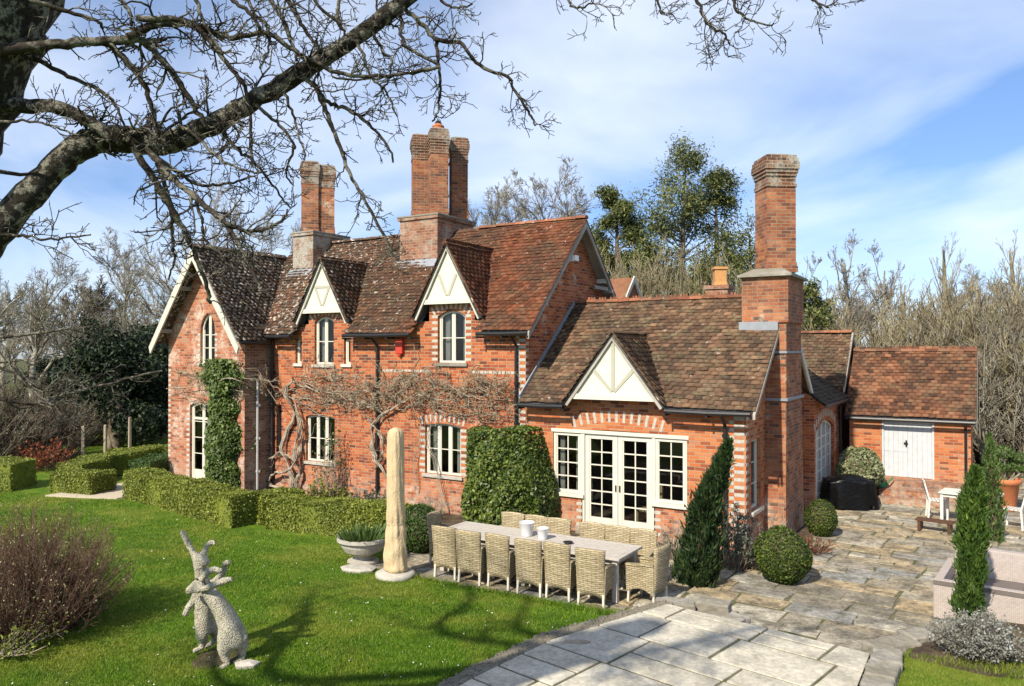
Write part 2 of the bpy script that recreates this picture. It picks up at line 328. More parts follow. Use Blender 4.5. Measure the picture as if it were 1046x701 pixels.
# ------------------------------------------------------------------ mesh helpers
class MB:
    def __init__(s): s.v = []; s.f = []
    def add(s, V, F):
        o = len(s.v); s.v += [tuple(map(float, p)) for p in V]; s.f += [tuple(i+o for i in f) for f in F]
    def box(s, x0, x1, y0, y1, z0, z1):
        s.add([(x0,y0,z0),(x1,y0,z0),(x1,y1,z0),(x0,y1,z0),(x0,y0,z1),(x1,y0,z1),(x1,y1,z1),(x0,y1,z1)],
              [(3,2,1,0),(4,5,6,7),(0,1,5,4),(1,2,6,5),(2,3,7,6),(3,0,4,7)])
    def rbox(s, c, size, rz=0, taper=1.):
        hx, hy, hz = size[0]/2, size[1]/2, size[2]; ca, sa = math.cos(rz), math.sin(rz); V = []
        for z, t in ((0, 1.), (hz, taper)):
            for x, y in ((-hx,-hy),(hx,-hy),(hx,hy),(-hx,hy)):
                V.append((c[0]+(x*ca-y*sa)*t, c[1]+(x*sa+y*ca)*t, c[2]+z))
        s.add(V, [(3,2,1,0),(4,5,6,7),(0,1,5,4),(1,2,6,5),(2,3,7,6),(3,0,4,7)])
    def beam(s, p0, p1, w, h, up=(0,0,1)):
        p0, p1 = Vector(p0), Vector(p1); d = (p1-p0).normalized(); sd_ = d.cross(Vector(up)).normalized(); u = sd_.cross(d)
        V = []
        for p in (p0, p1):
            for a, b in ((-1,-1),(1,-1),(1,1),(-1,1)): V.append(p+sd_*a*w/2+u*b*h/2)
        s.add(V, [(3,2,1,0),(4,5,6,7),(0,1,5,4),(1,2,6,5),(2,3,7,6),(3,0,4,7)])
    def prism(s, pts, dv):
        n = len(pts); P = [Vector(p) for p in pts]; dv = Vector(dv)
        s.add(P+[p+dv for p in P], [tuple(range(n))[::-1], tuple(range(n, 2*n))]+[(i, (i+1)%n, n+(i+1)%n, n+i) for i in range(n)])
    def ring(s, A, B, dv):
        n = len(A); A = [Vector(p) for p in A]; B = [Vector(p) for p in B]; dv = Vector(dv)
        V = A+B+[p+dv for p in A]+[p+dv for p in B]; F = []
        for i in range(n):
            j = (i+1) % n
            F += [(i, j, n+j, n+i), (2*n+i, 3*n+i, 3*n+j, 2*n+j), (i, 2*n+i, 2*n+j, j), (n+i, n+j, 3*n+j, 3*n+i)]
        s.add(V, F)
    def tube(s, path, rad, sides=6, cap=True):
        V, F = tubes(np.array([path], float), np.array([rad if hasattr(rad, '__len__') else [rad]*len(path)], float), sides)
        s.add(V, F)
        if cap:
            n = len(s.v); k = len(path)*sides; s.f += [tuple(range(n-k, n-k+sides))[::-1], tuple(range(n-sides, n))]
    def lathe(s, prof, n=24, c=(0,0,0), jit=None):
        V = []; F = []
        for (r, z) in prof:
            for i in range(n):
                a = 2*math.pi*i/n; rr = r*(1+(jit(a, z) if jit else 0)); V.append((c[0]+rr*math.cos(a), c[1]+rr*math.sin(a), c[2]+z))
        for k in range(len(prof)-1):
            for i in range(n): j = (i+1) % n; F.append((k*n+i, k*n+j, (k+1)*n+j, (k+1)*n+i))
        F += [tuple(range(n))[::-1], tuple(range((len(prof)-1)*n, len(prof)*n))]
        s.add(V, F)
    def build(s, name, mat, parent=None, smooth=False, uv=False, bevel=0., label=None):
        me = bpy.data.meshes.new(name); me.from_pydata(s.v, [], s.f); me.materials.append(mat)
        if uv:
            ul = me.uv_layers.new(name='UVMap')
            co = np.array(s.v)
            for p in me.polygons:
                n = p.normal
                if abs(n.z) > .9: t, w = Vector((1,0,0)), Vector((0,1,0))
                else: t = Vector((-n.y, n.x, 0)).normalized(); w = n.cross(t)
                for li in p.loop_indices:
                    q = Vector(s.v[me.loops[li].vertex_index]); ul.data[li].uv = (q.dot(t)+7.13*round(t.x), q.dot(w))
        if smooth: me.polygons.foreach_set('use_smooth', [True]*len(me.polygons))
        me.update()
        o = bpy.data.objects.new(name, me); COL.objects.link(o)
        if parent: o.parent = parent
        if bevel:
            b = o.modifiers.new('bevel', 'BEVEL'); b.width = bevel; b.segments = 2; b.limit_method = 'ANGLE'
        if label: o['label'] = label
        return o

def tubes(P, Rd, sides=4):
    """P [n,k,3], Rd [n,k] -> verts, quads of n tubes"""
    n, k, _ = P.shape
    T = np.gradient(P, axis=1); T /= np.linalg.norm(T, axis=2, keepdims=True)+1e-9
    ref = np.where(np.abs(T[:, :1, 2:3]) > .9, np.array([[[1., 0, 0]]]), np.array([[[0, 0, 1.]]]))
    A = np.cross(T, np.broadcast_to(ref, T.shape)); A /= np.linalg.norm(A, axis=2, keepdims=True)+1e-9
    B = np.cross(T, A)
    ang = np.arange(sides)*2*np.pi/sides
    V = P[:, :, None, :]+Rd[:, :, None, None]*(A[:, :, None, :]*np.cos(ang)[None, None, :, None]+B[:, :, None, :]*np.sin(ang)[None, None, :, None])
    idx = np.arange(n*k*sides).reshape(n, k, sides)
    a = idx[:, :-1, :]; b = np.roll(a, -1, axis=2); c = np.roll(idx[:, 1:, :], -1, axis=2); d = idx[:, 1:, :]
    F = np.stack([a, b, c, d], axis=-1).reshape(-1, 4)
    return V.reshape(-1, 3), F

def mesh_np(name, parts, mat, parent=None, smooth=False):
    """parts: list of (V [n,3], F [m,k]) with one k each"""
    Vs = []; loops = []; starts = []; o = 0; ls = 0
    for V, F in parts:
        if len(F) == 0: continue
        V = np.asarray(V, np.float32); F = np.asarray(F, np.int32); Vs.append(V); loops.append((F+o).ravel()); k = F.shape[1]
        starts.append(ls+np.arange(len(F))*k); o += len(V); ls += F.size
    me = bpy.data.meshes.new(name)
    Vs = np.concatenate(Vs); loops = np.concatenate(loops); starts = np.concatenate(starts)
    me.vertices.add(len(Vs)); me.vertices.foreach_set('co', Vs.ravel())
    me.loops.add(len(loops)); me.loops.foreach_set('vertex_index', loops)
    me.polygons.add(len(starts)); me.polygons.foreach_set('loop_start', starts.astype(np.int32))
    if smooth: me.polygons.foreach_set('use_smooth', np.ones(len(starts), bool))
    me.materials.append(mat); me.update(calc_edges=True); me.validate()
    ob = bpy.data.objects.new(name, me); COL.objects.link(ob)
    if parent: ob.parent = parent
    return ob

def unit(v): return v/(np.linalg.norm(v, axis=-1, keepdims=True)+1e-9)
def leaves(rng, C, Nrm, size, aspect=.55, spread=.6, jit=.35):
    """diamond leaves at points C facing roughly Nrm"""
    n = len(C); Nn = unit(np.asarray(Nrm)+rng.normal(0, spread, (n, 3)))
    A = unit(np.cross(Nn, rng.normal(0, 1, (n, 3)))); B = np.cross(Nn, A)
    s = size*(1+rng.uniform(-jit, jit, (n, 1)))
    V = np.stack([C-A*s*.5, C+B*s*.5*aspect, C+A*s*.5, C-B*s*.5*aspect], axis=1).reshape(-1, 3)
    return V, np.arange(n*4).reshape(n, 4)

def tag(o, label, cat, group=None, kind=None):
    if label: o['label'] = label
    if cat: o['category'] = cat
    if group: o['group'] = group
    if kind: o['kind'] = kind
    return o
def thing(name, label, cat, loc=(0,0,0), rz=0., group=None):
    o = bpy.data.objects.new(name, None); COL.objects.link(o); o.location = loc; o.rotation_euler = (0, 0, rz); o.empty_display_size = .2
    return tag(o, label, cat, group)
def dup(root, loc, rz=0., label=None, scale=None, group=None):
    r = root.copy(); COL.objects.link(r); r.location = loc; r.rotation_euler = (0, 0, rz)
    if scale: r.scale = (scale,)*3 if isinstance(scale, (int, float)) else scale
    if label: r['label'] = label
    if group: r['group'] = group
    for ch in list(root.children):
        c = ch.copy(); COL.objects.link(c); c.parent = r
        for g in ch.children:
            d = g.copy(); COL.objects.link(d); d.parent = c
    return r
def structure(o): o['kind'] = 'structure'; return o

# ================================================================== GROUND
def smooth01(x): x = np.clip(x, 0, 1); return x*x*(3-2*x)
def ground_h(x, y):
    x = np.asarray(x, float); y = np.asarray(y, float)
    lawn_ = .06+.22*smooth01((-4.9-y)/2.5)
    lawn_ = lawn_*smooth01((-y-4.45)/.3)*np.where(x < .9, 1, 0)
    left = .05*smooth01((-5.5-x)/1.)*smooth01((-y-2.)/.5)
    bed = np.where((x > 2.86) & (x > 3.06+.56*np.maximum(y+4.7, 0)) & (y < -3.05+.35*(x-2.9)), .27, 0.)
    far = 2.0*smooth01((np.hypot(x, y-10)-30)/60)
    return np.maximum(np.maximum(lawn_, left), bed)-.02+far*0
xs = np.unique(np.concatenate([np.linspace(-400, -26, 18), np.arange(-26, 9, .25), np.linspace(9, 400, 18)]))
ys = np.unique(np.concatenate([np.linspace(-60, -17, 6), np.arange(-17, 0, .2), np.arange(0, 16, 1.), np.linspace(16, 600, 20)]))
gx, gy = np.meshgrid(xs, ys); gz = ground_h(gx, gy)
GV = np.stack([gx, gy, gz], -1).reshape(-1, 3); ii = np.arange(len(xs)*len(ys)).reshape(len(ys), len(xs))
GF = np.stack([ii[:-1, :-1], ii[:-1, 1:], ii[1:, 1:], ii[1:, :-1]], -1).reshape(-1, 4)
structure(mesh_np('ground', [(GV, GF)], m_lawn, smooth=True))

def paving(name, poly, mat, base_mat, z, ang, rowh, lens, gap, thick, seed, tilt=.006, wob=.012, clip=False):
    """random coursed slabs filling a polygon; joints sheet below"""
    rng = np.random.default_rng(seed); P = np.array(poly); ca, sa = math.cos(ang), math.sin(ang)
    L = np.stack([P[:, 0]*ca+P[:, 1]*sa, -P[:, 0]*sa+P[:, 1]*ca], 1)
    def inside(q):
        c = False; j = len(L)-1
        for i in range(len(L)):
            if (L[i][1] > q[1]) != (L[j][1] > q[1]) and q[0] < (L[j][0]-L[i][0])*(q[1]-L[i][1])/(L[j][1]-L[i][1])+L[i][0]: c = not c
            j = i
        return c
    mb = MB(); v = L[:, 1].min()-.01; vmax = L[:, 1].max()
    while v < vmax:
        h = rng.uniform(*rowh); u = L[:, 0].min()-rng.uniform(0, lens[0])
        while u < L[:, 0].max():
            w = rng.uniform(*lens)
            pieces = [(u, u+w, v, v+h)] if rng.random() > .22 else [(u, u+w, v, v+h*.5), (u, u+w, v+h*.5, v+h)]
            for (a, b, c, d) in pieces:
                if clip or inside(((a+b)/2, (c+d)/2)):
                    g = gap/2; j = lambda: rng.uniform(-wob, wob)
                    q = [(a+g+j(), c+g+j()), (b-g+j(), c+g+j()), (b-g+j(), d-g+j()), (a+g+j(), d-g+j())]
                    if clip:
                        for i in range(len(L)):
                            A_, B_ = L[i], L[(i+1) % len(L)]; sd_ = lambda p: -((B_[0]-A_[0])*(p[1]-A_[1])-(B_[1]-A_[1])*(p[0]-A_[0])); r_ = []
                            for p, p2 in zip(q, q[1:]+q[:1]):
                                s0, s1 = sd_(p), sd_(p2)
                                if s0 >= 0: r_.append(p)
                                if s0*s1 < 0: w_ = s0/(s0-s1); r_.append((p[0]+(p2[0]-p[0])*w_, p[1]+(p2[1]-p[1])*w_))
                            q = r_
                            if len(q) < 3: break
                        if len(q) < 3: continue
                        W = [(x*ca-y*sa, x*sa+y*ca) for x, y in q]; zz_ = z+rng.uniform(-tilt, tilt); nq = len(q)
                        mb.add([(x, y, z-thick) for x, y in W]+[(x, y, zz_) for x, y in W], [tuple(range(nq, 2*nq))]+[(i, (i+1) % nq, nq+(i+1) % nq, nq+i) for i in range(nq)]); continue
                    zt = [z+rng.uniform(-tilt, tilt) for _ in range(4)]
                    W = [(x*ca-y*sa, x*sa+y*ca) for x, y in q]
                    V = [(x, y, z-thick) for x, y in W]+[(x, y, t) for (x, y), t in zip(W, zt)]
                    mb.add(V, [(4,5,6,7),(0,1,5,4),(1,2,6,5),(2,3,7,6),(3,0,4,7)])
            u += w
        v += h
    o = structure(mb.build(name, mat, bevel=.008))
    jb = MB(); jb.prism([(p[0], p[1], z-.25) for p in poly], (0, 0, .25-gap*.25-.006)); structure(jb.build('joint_bed', base_mat))
    return o
TERR = [(-6.6, -4.75), (-4.6, -4.8), (.2, -4.5), (.2, -4.05), (.9, -3.9), (3.0, -4.25), (3.0, -3.1), (9, -1.5), (9, 14), (3.9, 14), (3.9, 7.3), (.5, 7.3), (.5, 4.2), (.95, 1.6), (.55, -.9), (-.6, -1.15), (-4.0, -.9), (-6.6, -2.4)]
paving('terrace', TERR, m_flag, m_joint, .015, R_(-4), (.38, .66), (.5, 1.15), .034, .05, 5, .014, .034)
PAT = [(.02, -4.52), (2.86, -5.0), (2.86, -9.5), (-1.05, -9.5), (-.98, -8.2), (-.78, -6.7)]
paving('patio', PAT, m_slab, m_joint, .30, R_(-11), (.78, 1.02), (.78, 1.3), .042, .05, 11, .003, .006, True)
# gravel edging of the patio against the lawn
rng = np.random.default_rng(3); e = MB()
edge = [(.10, -4.45), (-.78, -6.55), (-.98, -8.1), (-1.06, -9.6)]
for (a, b) in zip(edge[:-1], edge[1:]):
    a, b = np.array(a), np.array(b); L_ = np.linalg.norm(b-a); nrm = np.array([(b-a)[1], -(b-a)[0]])/L_
    e.prism([(*a, .0), (*(a+nrm*-.0), .0), (*(a+nrm*.22), .0), (*(b+nrm*.22), .0), (*b, .0)], (0, 0, .285))
    for _ in range(int(L_*140)):
        p = a+(b-a)*rng.random()+nrm*rng.uniform(.0, .24); s_ = rng.uniform(.015, .04)
        e.rbox((p[0], p[1], .27), (s_*1.6, s_, s_*.9), rng.uniform(0, 6.3), .6)
structure(e.build('gravel_edging', m_grit))
# path to the garden front and the border soil
pb = MB(); pb.prism([(-18.3, -4.1, -.1), (-16.2, -3.3, -.1), (-15.9, -1.2, -.1), (-16.9, -1.2, -.1), (-18.4, -1.6, -.1)], (0, 0, .17)); structure(pb.build('gravel_path', m_path))
sb = MB()
for poly in ([(-13.8, -2.6), (-6.3, -1.9), (-6.3, -.02), (-13.8, -.02)], [(-6.3, -1.9), (-4.0, -.95), (-.6, -1.2), (.55, -.95), (.95, 1.6), (.55, 4.1), (-.3, 4.1), (-.3, -.0), (-6.3, -.02)], [(-16, -2.6), (-13.8, -2.6), (-13.8, -.97), (-16, -.97)]):
    sb.prism([(*p, -.1) for p in poly], (0, 0, .135))
sb.prism([(3.25, -4.75, .2), (4.1, -4.9, .2), (5.6, -4.4, .2), (5.6, -2.5, .2), (4.0, -2.7, .2), (3.5, -3.4, .2)], (0, 0, .062))
structure(sb.build('border_soil', m_soil))

# ================================================================== THE HOUSE
house = thing('country_house', 'red brick country house with steep clay tiled roofs, cream gablets and tall brick chimneys', 'house')
ZV = Vector((0, 0, 1))
class Plane:
    def __init__(s, O, u): s.O = Vector(O); s.u = Vector(u); s.n = s.u.cross(ZV)
    def P(s, u, v, d=0.): return s.O+s.u*u+ZV*v-s.n*d
def wall(mb, pl, outer, holes=(), depth=.14):
    loops = [[pl.P(u, v) for u, v in outer]]+[[pl.P(u, v) for u, v in h] for h in holes]
    flat = [p for l in loops for p in l]
    tris = geometry.tessellate_polygon(loops)
    F = []
    for t in tris:
        a, b, c = (flat[i] for i in t)
        F.append(tuple(t) if (b-a).cross(c-a).dot(pl.n) > 0 else tuple(t[::-1]))
    mb.add(flat, F)
    for h in holes:
        n = len(h); V = [pl.P(u, v) for u, v in h]+[pl.P(u, v, depth) for u, v in h]
        mb.add(V, [(i, (i+1) % n, n+(i+1) % n, n+i) for i in range(n)])
def outline(u0, v0, w, h, top='flat', rise=.1, n=8, ins=0.):
    """opening outline from bottom left anticlockwise; ins = inset"""
    a, b, c = u0+ins, u0+w-ins, v0+ins; t = v0+h-ins
    pts = [(a, c), (b, c)]
    if top == 'flat': return pts+[(b, t), (a, t)]
    W = b-a
    if top == 'seg':
        R = (W*W/4+rise*rise)/(2*rise); cy = t-R; th = math.asin(min(1, W/2/R))
        return pts+[((a+b)/2+R*math.sin(th*(1-2*i/n)), cy+R*math.cos(th*(1-2*i/n))) for i in range(n+1)]
    # pointed arch
    spring = t-rise; R = (W*W/4+rise*rise)/W; pr = []
    for i in range(n//2+1):
        ph = math.atan2(rise, W/2-(W-R))*i/(n//2) if False else None
        s_ = i/(n//2); th = math.asin(min(1, rise/R))*s_
        pr.append((b-R+R*math.cos(th), spring+R*math.sin(th)))
    pl_ = [(a+b-x, y) for x, y in pr[::-1]][1:]
    return pts+pr+pl_
def top_at(out, u):
    best = -9
    for (x0, y0), (x1, y1) in zip(out, out[1:]+out[:1]):
        if min(x0, x1)-1e-6 <= u <= max(x0, x1)+1e-6 and abs(x1-x0) > 1e-6: best = max(best, y0+(y1-y0)*(u-x0)/(x1-x0))
    return best
def pbox(mb, pl, u0, u1, v0, v1, d0, d1):
    mb.prism([pl.P(u0, v0, d0), pl.P(u1, v0, d0), pl.P(u1, v1, d0), pl.P(u0, v1, d0)], -pl.n*(d1-d0))
def window(parent, pl, u0, v0, w, h, top='flat', rise=.1, lights=2, rows=2, gcols=1, rec=.08, fw=.055, mull=.06, bar=.022, name='window', sill=True, curtain=False, mat=None, low=0., sillmat=None, transom=None):
    mat = mat or m_cream
    o1 = outline(u0+.004, v0+.004, w-.008, h-.008, top, rise); o2 = outline(u0, v0, w, h, top, rise*(1-1.2*fw/max(w, .1)), ins=fw)
    f = MB(); f.ring([pl.P(u, v, rec) for u, v in o1], [pl.P(u, v, rec) for u, v in o2], -pl.n*.07)
    a, b = u0+fw, u0+w-fw
    if low > 0: pbox(f, pl, a, b, v0+fw, v0+fw+low, rec+.012, rec+.055)
    base = v0+fw+low; lw = (b-a)/lights; rt = v0+h-fw-(rise if top != 'flat' else 0)
    for i in range(1, lights):
        u = a+lw*i; pbox(f, pl, u-mull/2, u+mull/2, base, top_at(o2, u), rec+.006, rec+.064)
    if transom: pbox(f, pl, a, b, transom-.035, transom+.035, rec+.004, rec+.066)
    for i in range(lights):
        la, lb = a+lw*i+(mull/2 if i else 0), a+lw*(i+1)-(mull/2 if i < lights-1 else 0)
        # casement stiles
        if mull > .03:
            for (x, y) in ((la, la+.028), (lb-.028, lb)): pbox(f, pl, x, y, base, min(top_at(o2, x+.001), top_at(o2, y-.001)), rec+.016, rec+.054)
        for g in range(1, gcols):
            u = la+(lb-la)*g/gcols; pbox(f, pl, u-bar/2, u+bar/2, base, top_at(o2, u), rec+.024, rec+.05)
        for r in range(1, rows):
            v = base+(rt+(rise*.6 if top != 'flat' else 0)-base)*r/rows; pbox(f, pl, la, lb, v-bar/2, v+bar/2, rec+.022, rec+.052)
    win = f.build(name, mat, parent)
    g = MB(); q = [pl.P(u, v, rec+.038) for u, v in outline(u0, v0, w, h, top, rise*(1-1.2*fw/max(w, .1)), ins=fw-.008)]; g.add(q, [tuple(range(len(q)))]); g.build('pane', m_glass, win)
    if sill:
        s = MB(); pbox(s, pl, u0-.07, u0+w+.07, v0-.085, v0-.003, -.06, .12); s.build('sill', sillmat or m_stone_pale, win, bevel=.006)
    if curtain:
        c = MB(); nn = 10
        for side in ((a+.01, a+w*.2), (b-w*.2, b-.01)):
            V = []; F = []
            for i in range(nn):
                u = side[0]+(side[1]-side[0])*i/(nn-1); d = rec+.16+.03*math.sin(i*2.1); V += [pl.P(u, v0+.02, d), pl.P(u, v0+h-.05, d)]
            F = [(2*i, 2*i+2, 2*i+3, 2*i+1) for i in range(nn-1)]; c.add(V, F)
        c.build('curtain', m_curtain, win)
    return win
def quoin_strip(mb, pl, u, v0, v1, side, wide=.17, narrow=.09, hgt=.0770, every=2, proud=.006):
    v = math.ceil(v0/hgt)*hgt; i = 0
    while v+hgt < v1:
        if i % every == 0: pbox(mb, pl, min(u, u+side*wide), max(u, u+side*wide), v+.007, v+hgt-.004, -proud, .01)
        v += hgt; i += 1
def voussoirs(mb, pl, u0, u1, v, rise, n, h=.21, proud=.006, alt=0, fill=.82):
    W = u1-u0; R = (W*W/4+rise*rise)/(2*rise); cy = v+rise-R; cx0 = (u0+u1)/2; th = math.asin(min(1, W/2/R))
    for i in range(n):
        if i % 2 != alt: continue
        t0 = -th+2*th*i/n; t1 = t0+2*th*fill/n
        q = [(cx0+r*math.sin(t), cy+r*math.cos(t)) for r, t in ((R+.004, t0), (R+.004, t1), (R+h, t1), (R+h, t0))]
        mb.prism([pl.P(a, b, -proud) for a, b in q], -pl.n*.02)

FR = Plane((0, 0, 0), (1, 0, 0))            # garden front, y = 0
LW = Plane((0, -.95, 0), (1, 0, 0))         # front of the left wing
GE = Plane((-5.13, 0, 0), (0, 1, 0))        # end gable of the main range
WE = Plane((0, 0, 0), (0, 1, 0))            # end gable of the right wing
RT = Plane((-13.85, 0, 0), (0, 1, 0))       # return of the left wing
ZE, SM = 4.55, 1.017                        # main eaves height at y=-.35 and roof slope
ZW, SW = 2.91, .834
D1, D2 = -11.6, -7.29                       # dormer centres

# --- main range
mb = MB()
lw1 = (-12.4, .98, 1.12, 1.32); lw2 = (-8.12, .98, 1.12, 1.29); uw1 = (-12.07, 3.72, .74, 1.34); uw2 = (-7.72, 3.80, .86, 1.31)
sl1 = (-12.83, 3.74, .24, .68); sl2 = (-10.94, 3.74, .24, .68); slit = (-13.62, 1.0, .22, 1.5)
wall(mb, FR, [(-13.84, -.2), (-5.13, -.2), (-5.13, 4.85), (D2+.70, 4.85), (D2+.70, 5.42), (D2-.70, 5.42), (D2-.70, 4.85), (D1+.70, 4.85), (D1+.70, 5.42), (D1-.70, 5.42), (D1-.70, 4.85), (-13.84, 4.85)],
     [outline(*lw1, 'seg', .06), outline(*lw2, 'seg', .07), outline(*uw1, 'seg', .14), outline(*uw2, 'seg', .14), outline(*sl1), outline(*sl2), outline(*slit)])
mb.build('front_wall', m_brick, house, uv=True)
mb = MB(); wall(mb, GE, [(0, -.2), (5.2, -.2), (5.2, 4.85), (2.6, 7.46), (0, 4.85)]); mb.build('gable_wall', m_brick, house, uv=True)
mb = MB(); mb.add([(-5.13, 5.2, -.2), (-17.35, 5.2, -.2), (-17.35, 5.2, 4.9), (-5.13, 5.2, 4.9)], [(0, 1, 2, 3)]); mb.add([(-15.5, 0, 4.5), (-15.5, 5.2, 4.5), (-15.5, 5.2, 4.85), (-15.5, 2.6, 7.46), (-15.5, 0, 4.85)], [(4, 3, 2, 1, 0)])
mb.build('rear_wall', m_brick, house, uv=True)
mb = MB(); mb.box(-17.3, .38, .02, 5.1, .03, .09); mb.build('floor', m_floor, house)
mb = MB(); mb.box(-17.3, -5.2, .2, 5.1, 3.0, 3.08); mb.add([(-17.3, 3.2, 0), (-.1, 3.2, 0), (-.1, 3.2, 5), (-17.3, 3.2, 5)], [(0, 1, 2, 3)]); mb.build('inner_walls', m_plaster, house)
window(house, FR, *lw1, 'seg', .06, lights=3, rows=2); wlw2 = window(house, FR, *lw2, 'seg', .07, lights=3, rows=2, curtain=True)
wuw1 = window(house, FR, *uw1, 'seg', .14, lights=2, rows=2, curtain=True); wuw2 = window(house, FR, *uw2, 'seg', .14, lights=2, rows=2, curtain=True, sillmat=m_stone)
for s in (sl1, sl2): window(house, FR, *s, lights=1, rows=1, sillmat=m_cream)
window(house, FR, *slit, lights=1, rows=3, sill=False, mat=m_black)
# pale brick dressings
for (u0, v0, w, h), wn, vo in ((uw2, wuw2, (.1, .12, .17, 17, .22)), (lw2, wlw2, (.1, .05, .09, 19, .21)), (uw1, wuw1, (.08, .12, .16, 15, .2))):
    q = MB()
    if wn is not wuw1: quoin_strip(q, FR, u0-.002, v0, v0+h-.1, -1); quoin_strip(q, FR, u0+w+.002, v0, v0+h-.1, 1)
    voussoirs(q, FR, u0-vo[0], u0+w+vo[0], v0+h-vo[1], vo[2], vo[3], vo[4]); q.build('brick_surround', m_quoin, wn)
q = MB(); quoin_strip(q, FR, -5.135, .1, 4.5, -1, .2); quoin_strip(q, FR, -5.30, .18, 4.5, -1, .1); quoin_strip(q, GE, .005, 3.0, 4.6, 1, .12); q.build('corner_quoins', m_quoin, house)
q = MB()
u = -9.55
while u < -5.4:                             # string course of pale headers
    if not (D2-.75 < u < D2+.6): pbox(q, FR, u, u+.1, 3.55, 3.61, -.006, .01)
    u += .125
q.build('string_course', m_quoin, house)

# --- left wing
mb = MB(); gw = (-15.82, 3.74, .66, 1.48); gd = (-16.3, .16, 1.05, 2.42)
wall(mb, LW, [(-17.35, -.2), (-13.85, -.2), (-13.85, 4.6), (-15.6, 6.98), (-17.35, 4.6)], [outline(*gw, 'gothic', .5), outline(*gd, 'seg', .12)])
mb.build('left_wing_wall', m_brick_old, house, uv=True, label='weathered pink brick gable wall of the left wing')
mb = MB(); wall(mb, RT, [(-.95, -.2), (0, -.2), (0, 5.0), (-.95, 4.6)]); mb.build('return_wall', m_brick_grey, house, uv=True, label='brown brick return wall in the corner')
mb = MB(); L2 = Plane((-17.35, 0, 0), (0, -1, 0)); wall(mb, L2, [(-5.2, -.2), (.95, -.2), (.95, 4.6), (-5.2, 4.6)]); mb.build('side_wall', m_brick_old, house, uv=True)
wgw = window(house, LW, *gw, 'gothic', .5, lights=2, rows=3, fw=.06)
wgd = window(house, LW, *gd, 'seg', .12, lights=2, rows=4, fw=.07, low=.32, name='garden_door', transom=2.08, mull=.07)
q = MB(); quoin_strip(q, LW, gw[0]-.002, gw[1], gw[1]+1.0, -1, .12); quoin_strip(q, LW, gw[0]+gw[2]+.002, gw[1], gw[1]+1.0, 1, .12); q.build('brick_surround', m_quoin, wgw)
q = MB(); quoin_strip(q, LW, gd[0]-.002, .3, 2.4, -1, .14); q.build('brick_surround', m_quoin, wgd)
q = MB(); quoin_strip(q, LW, -17.34, .2, 4.3, 1, .12); q.build('corner_quoins', m_quoin, house)

# --- right wing
mb = MB()
fr_out = [(-4.40, .87), (-3.65, .87), (-3.65, .10), (-1.95, .10), (-1.95, .87), (-1.22, .87), (-1.22, 2.28), (-2.0, 2.33), (-2.81, 2.35), (-3.6, 2.33), (-4.40, 2.28)]
wall(mb, FR, [(-5.12, -.2), (0, -.2), (0, 3.2), (-5.12, 3.2)], [fr_out])
sw = (.40, .80, .76, 1.46)
wall(mb, WE, [(0, -.2), (4.9, -.2), (4.9, 3.16), (2.5, 5.26), (0, 3.2)], [outline(*sw)])
mb.add([(0, 4.9, -.2), (-5.1, 4.9, -.2), (-5.1, 4.9, 3.16), (0, 4.9, 3.16)], [(0, 1, 2, 3)])
mb.build('right_wing_wall', m_brick_wing, house, uv=True)
for (u0, nm) in ((-4.395, 'window'), (-1.94, 'window')): window(house, FR, u0, .874, .715, 1.37, lights=1, rows=4, gcols=2, rec=.02, fw=.07, bar=.026, sillmat=m_cream, curtain=(u0 < -4))
# head of the frame and the two posts
f = MB(); pbox(f, FR, -4.44, -1.18, 2.245, 2.325, -.02, .12); pbox(f, FR, -3.68, -3.60, .10, 2.24, .0, .12); pbox(f, FR, -2.0, -1.92, .10, 2.24, .0, .12); f.build('door_frame', m_cream, house, bevel=.004)
for u0, side in ((-3.597, 1), (-2.797, -1)):
    d = window(house, FR, u0, .105, .795, 2.135, lights=1, rows=6, gcols=2, rec=.035, fw=.105, low=.18, bar=.026, sill=False, name='french_door')
    h = MB(); uu = u0+.75 if side > 0 else u0+.045; pbox(h, FR, uu-.016, uu+.016, 1.0, 1.14, .015, .035); h.build('handle', m_black, d)
s = MB(); pbox(s, FR, -3.72, -1.88, -.02, .098, -.22, .14); s.build('doorstep', m_stone, house, bevel=.01)
window(house, WE, *sw, lights=1, rows=3, gcols=1, fw=.06, sillmat=m_cream)
q = MB(); voussoirs(q, FR, -3.85, -1.75, 2.36, .16, 25, .26, fill=.7); q.build('brick_arch', m_quoin, house); q = MB()
quoin_strip(q, FR, -.03, .2, 2.85, -1, .21); quoin_strip(q, FR, -.24, .277, 2.85, -1, .10); quoin_strip(q, WE, .01, .2, 2.85, 1, .16); q.build('corner_quoins', m_quoin, house); q = MB()
for u_, s_ in ((-3.66, -1), (-1.94, 1)): quoin_strip(q, FR, u_, .12, .80, s_, .14)
q.build('brick_surround', m_quoin, house)

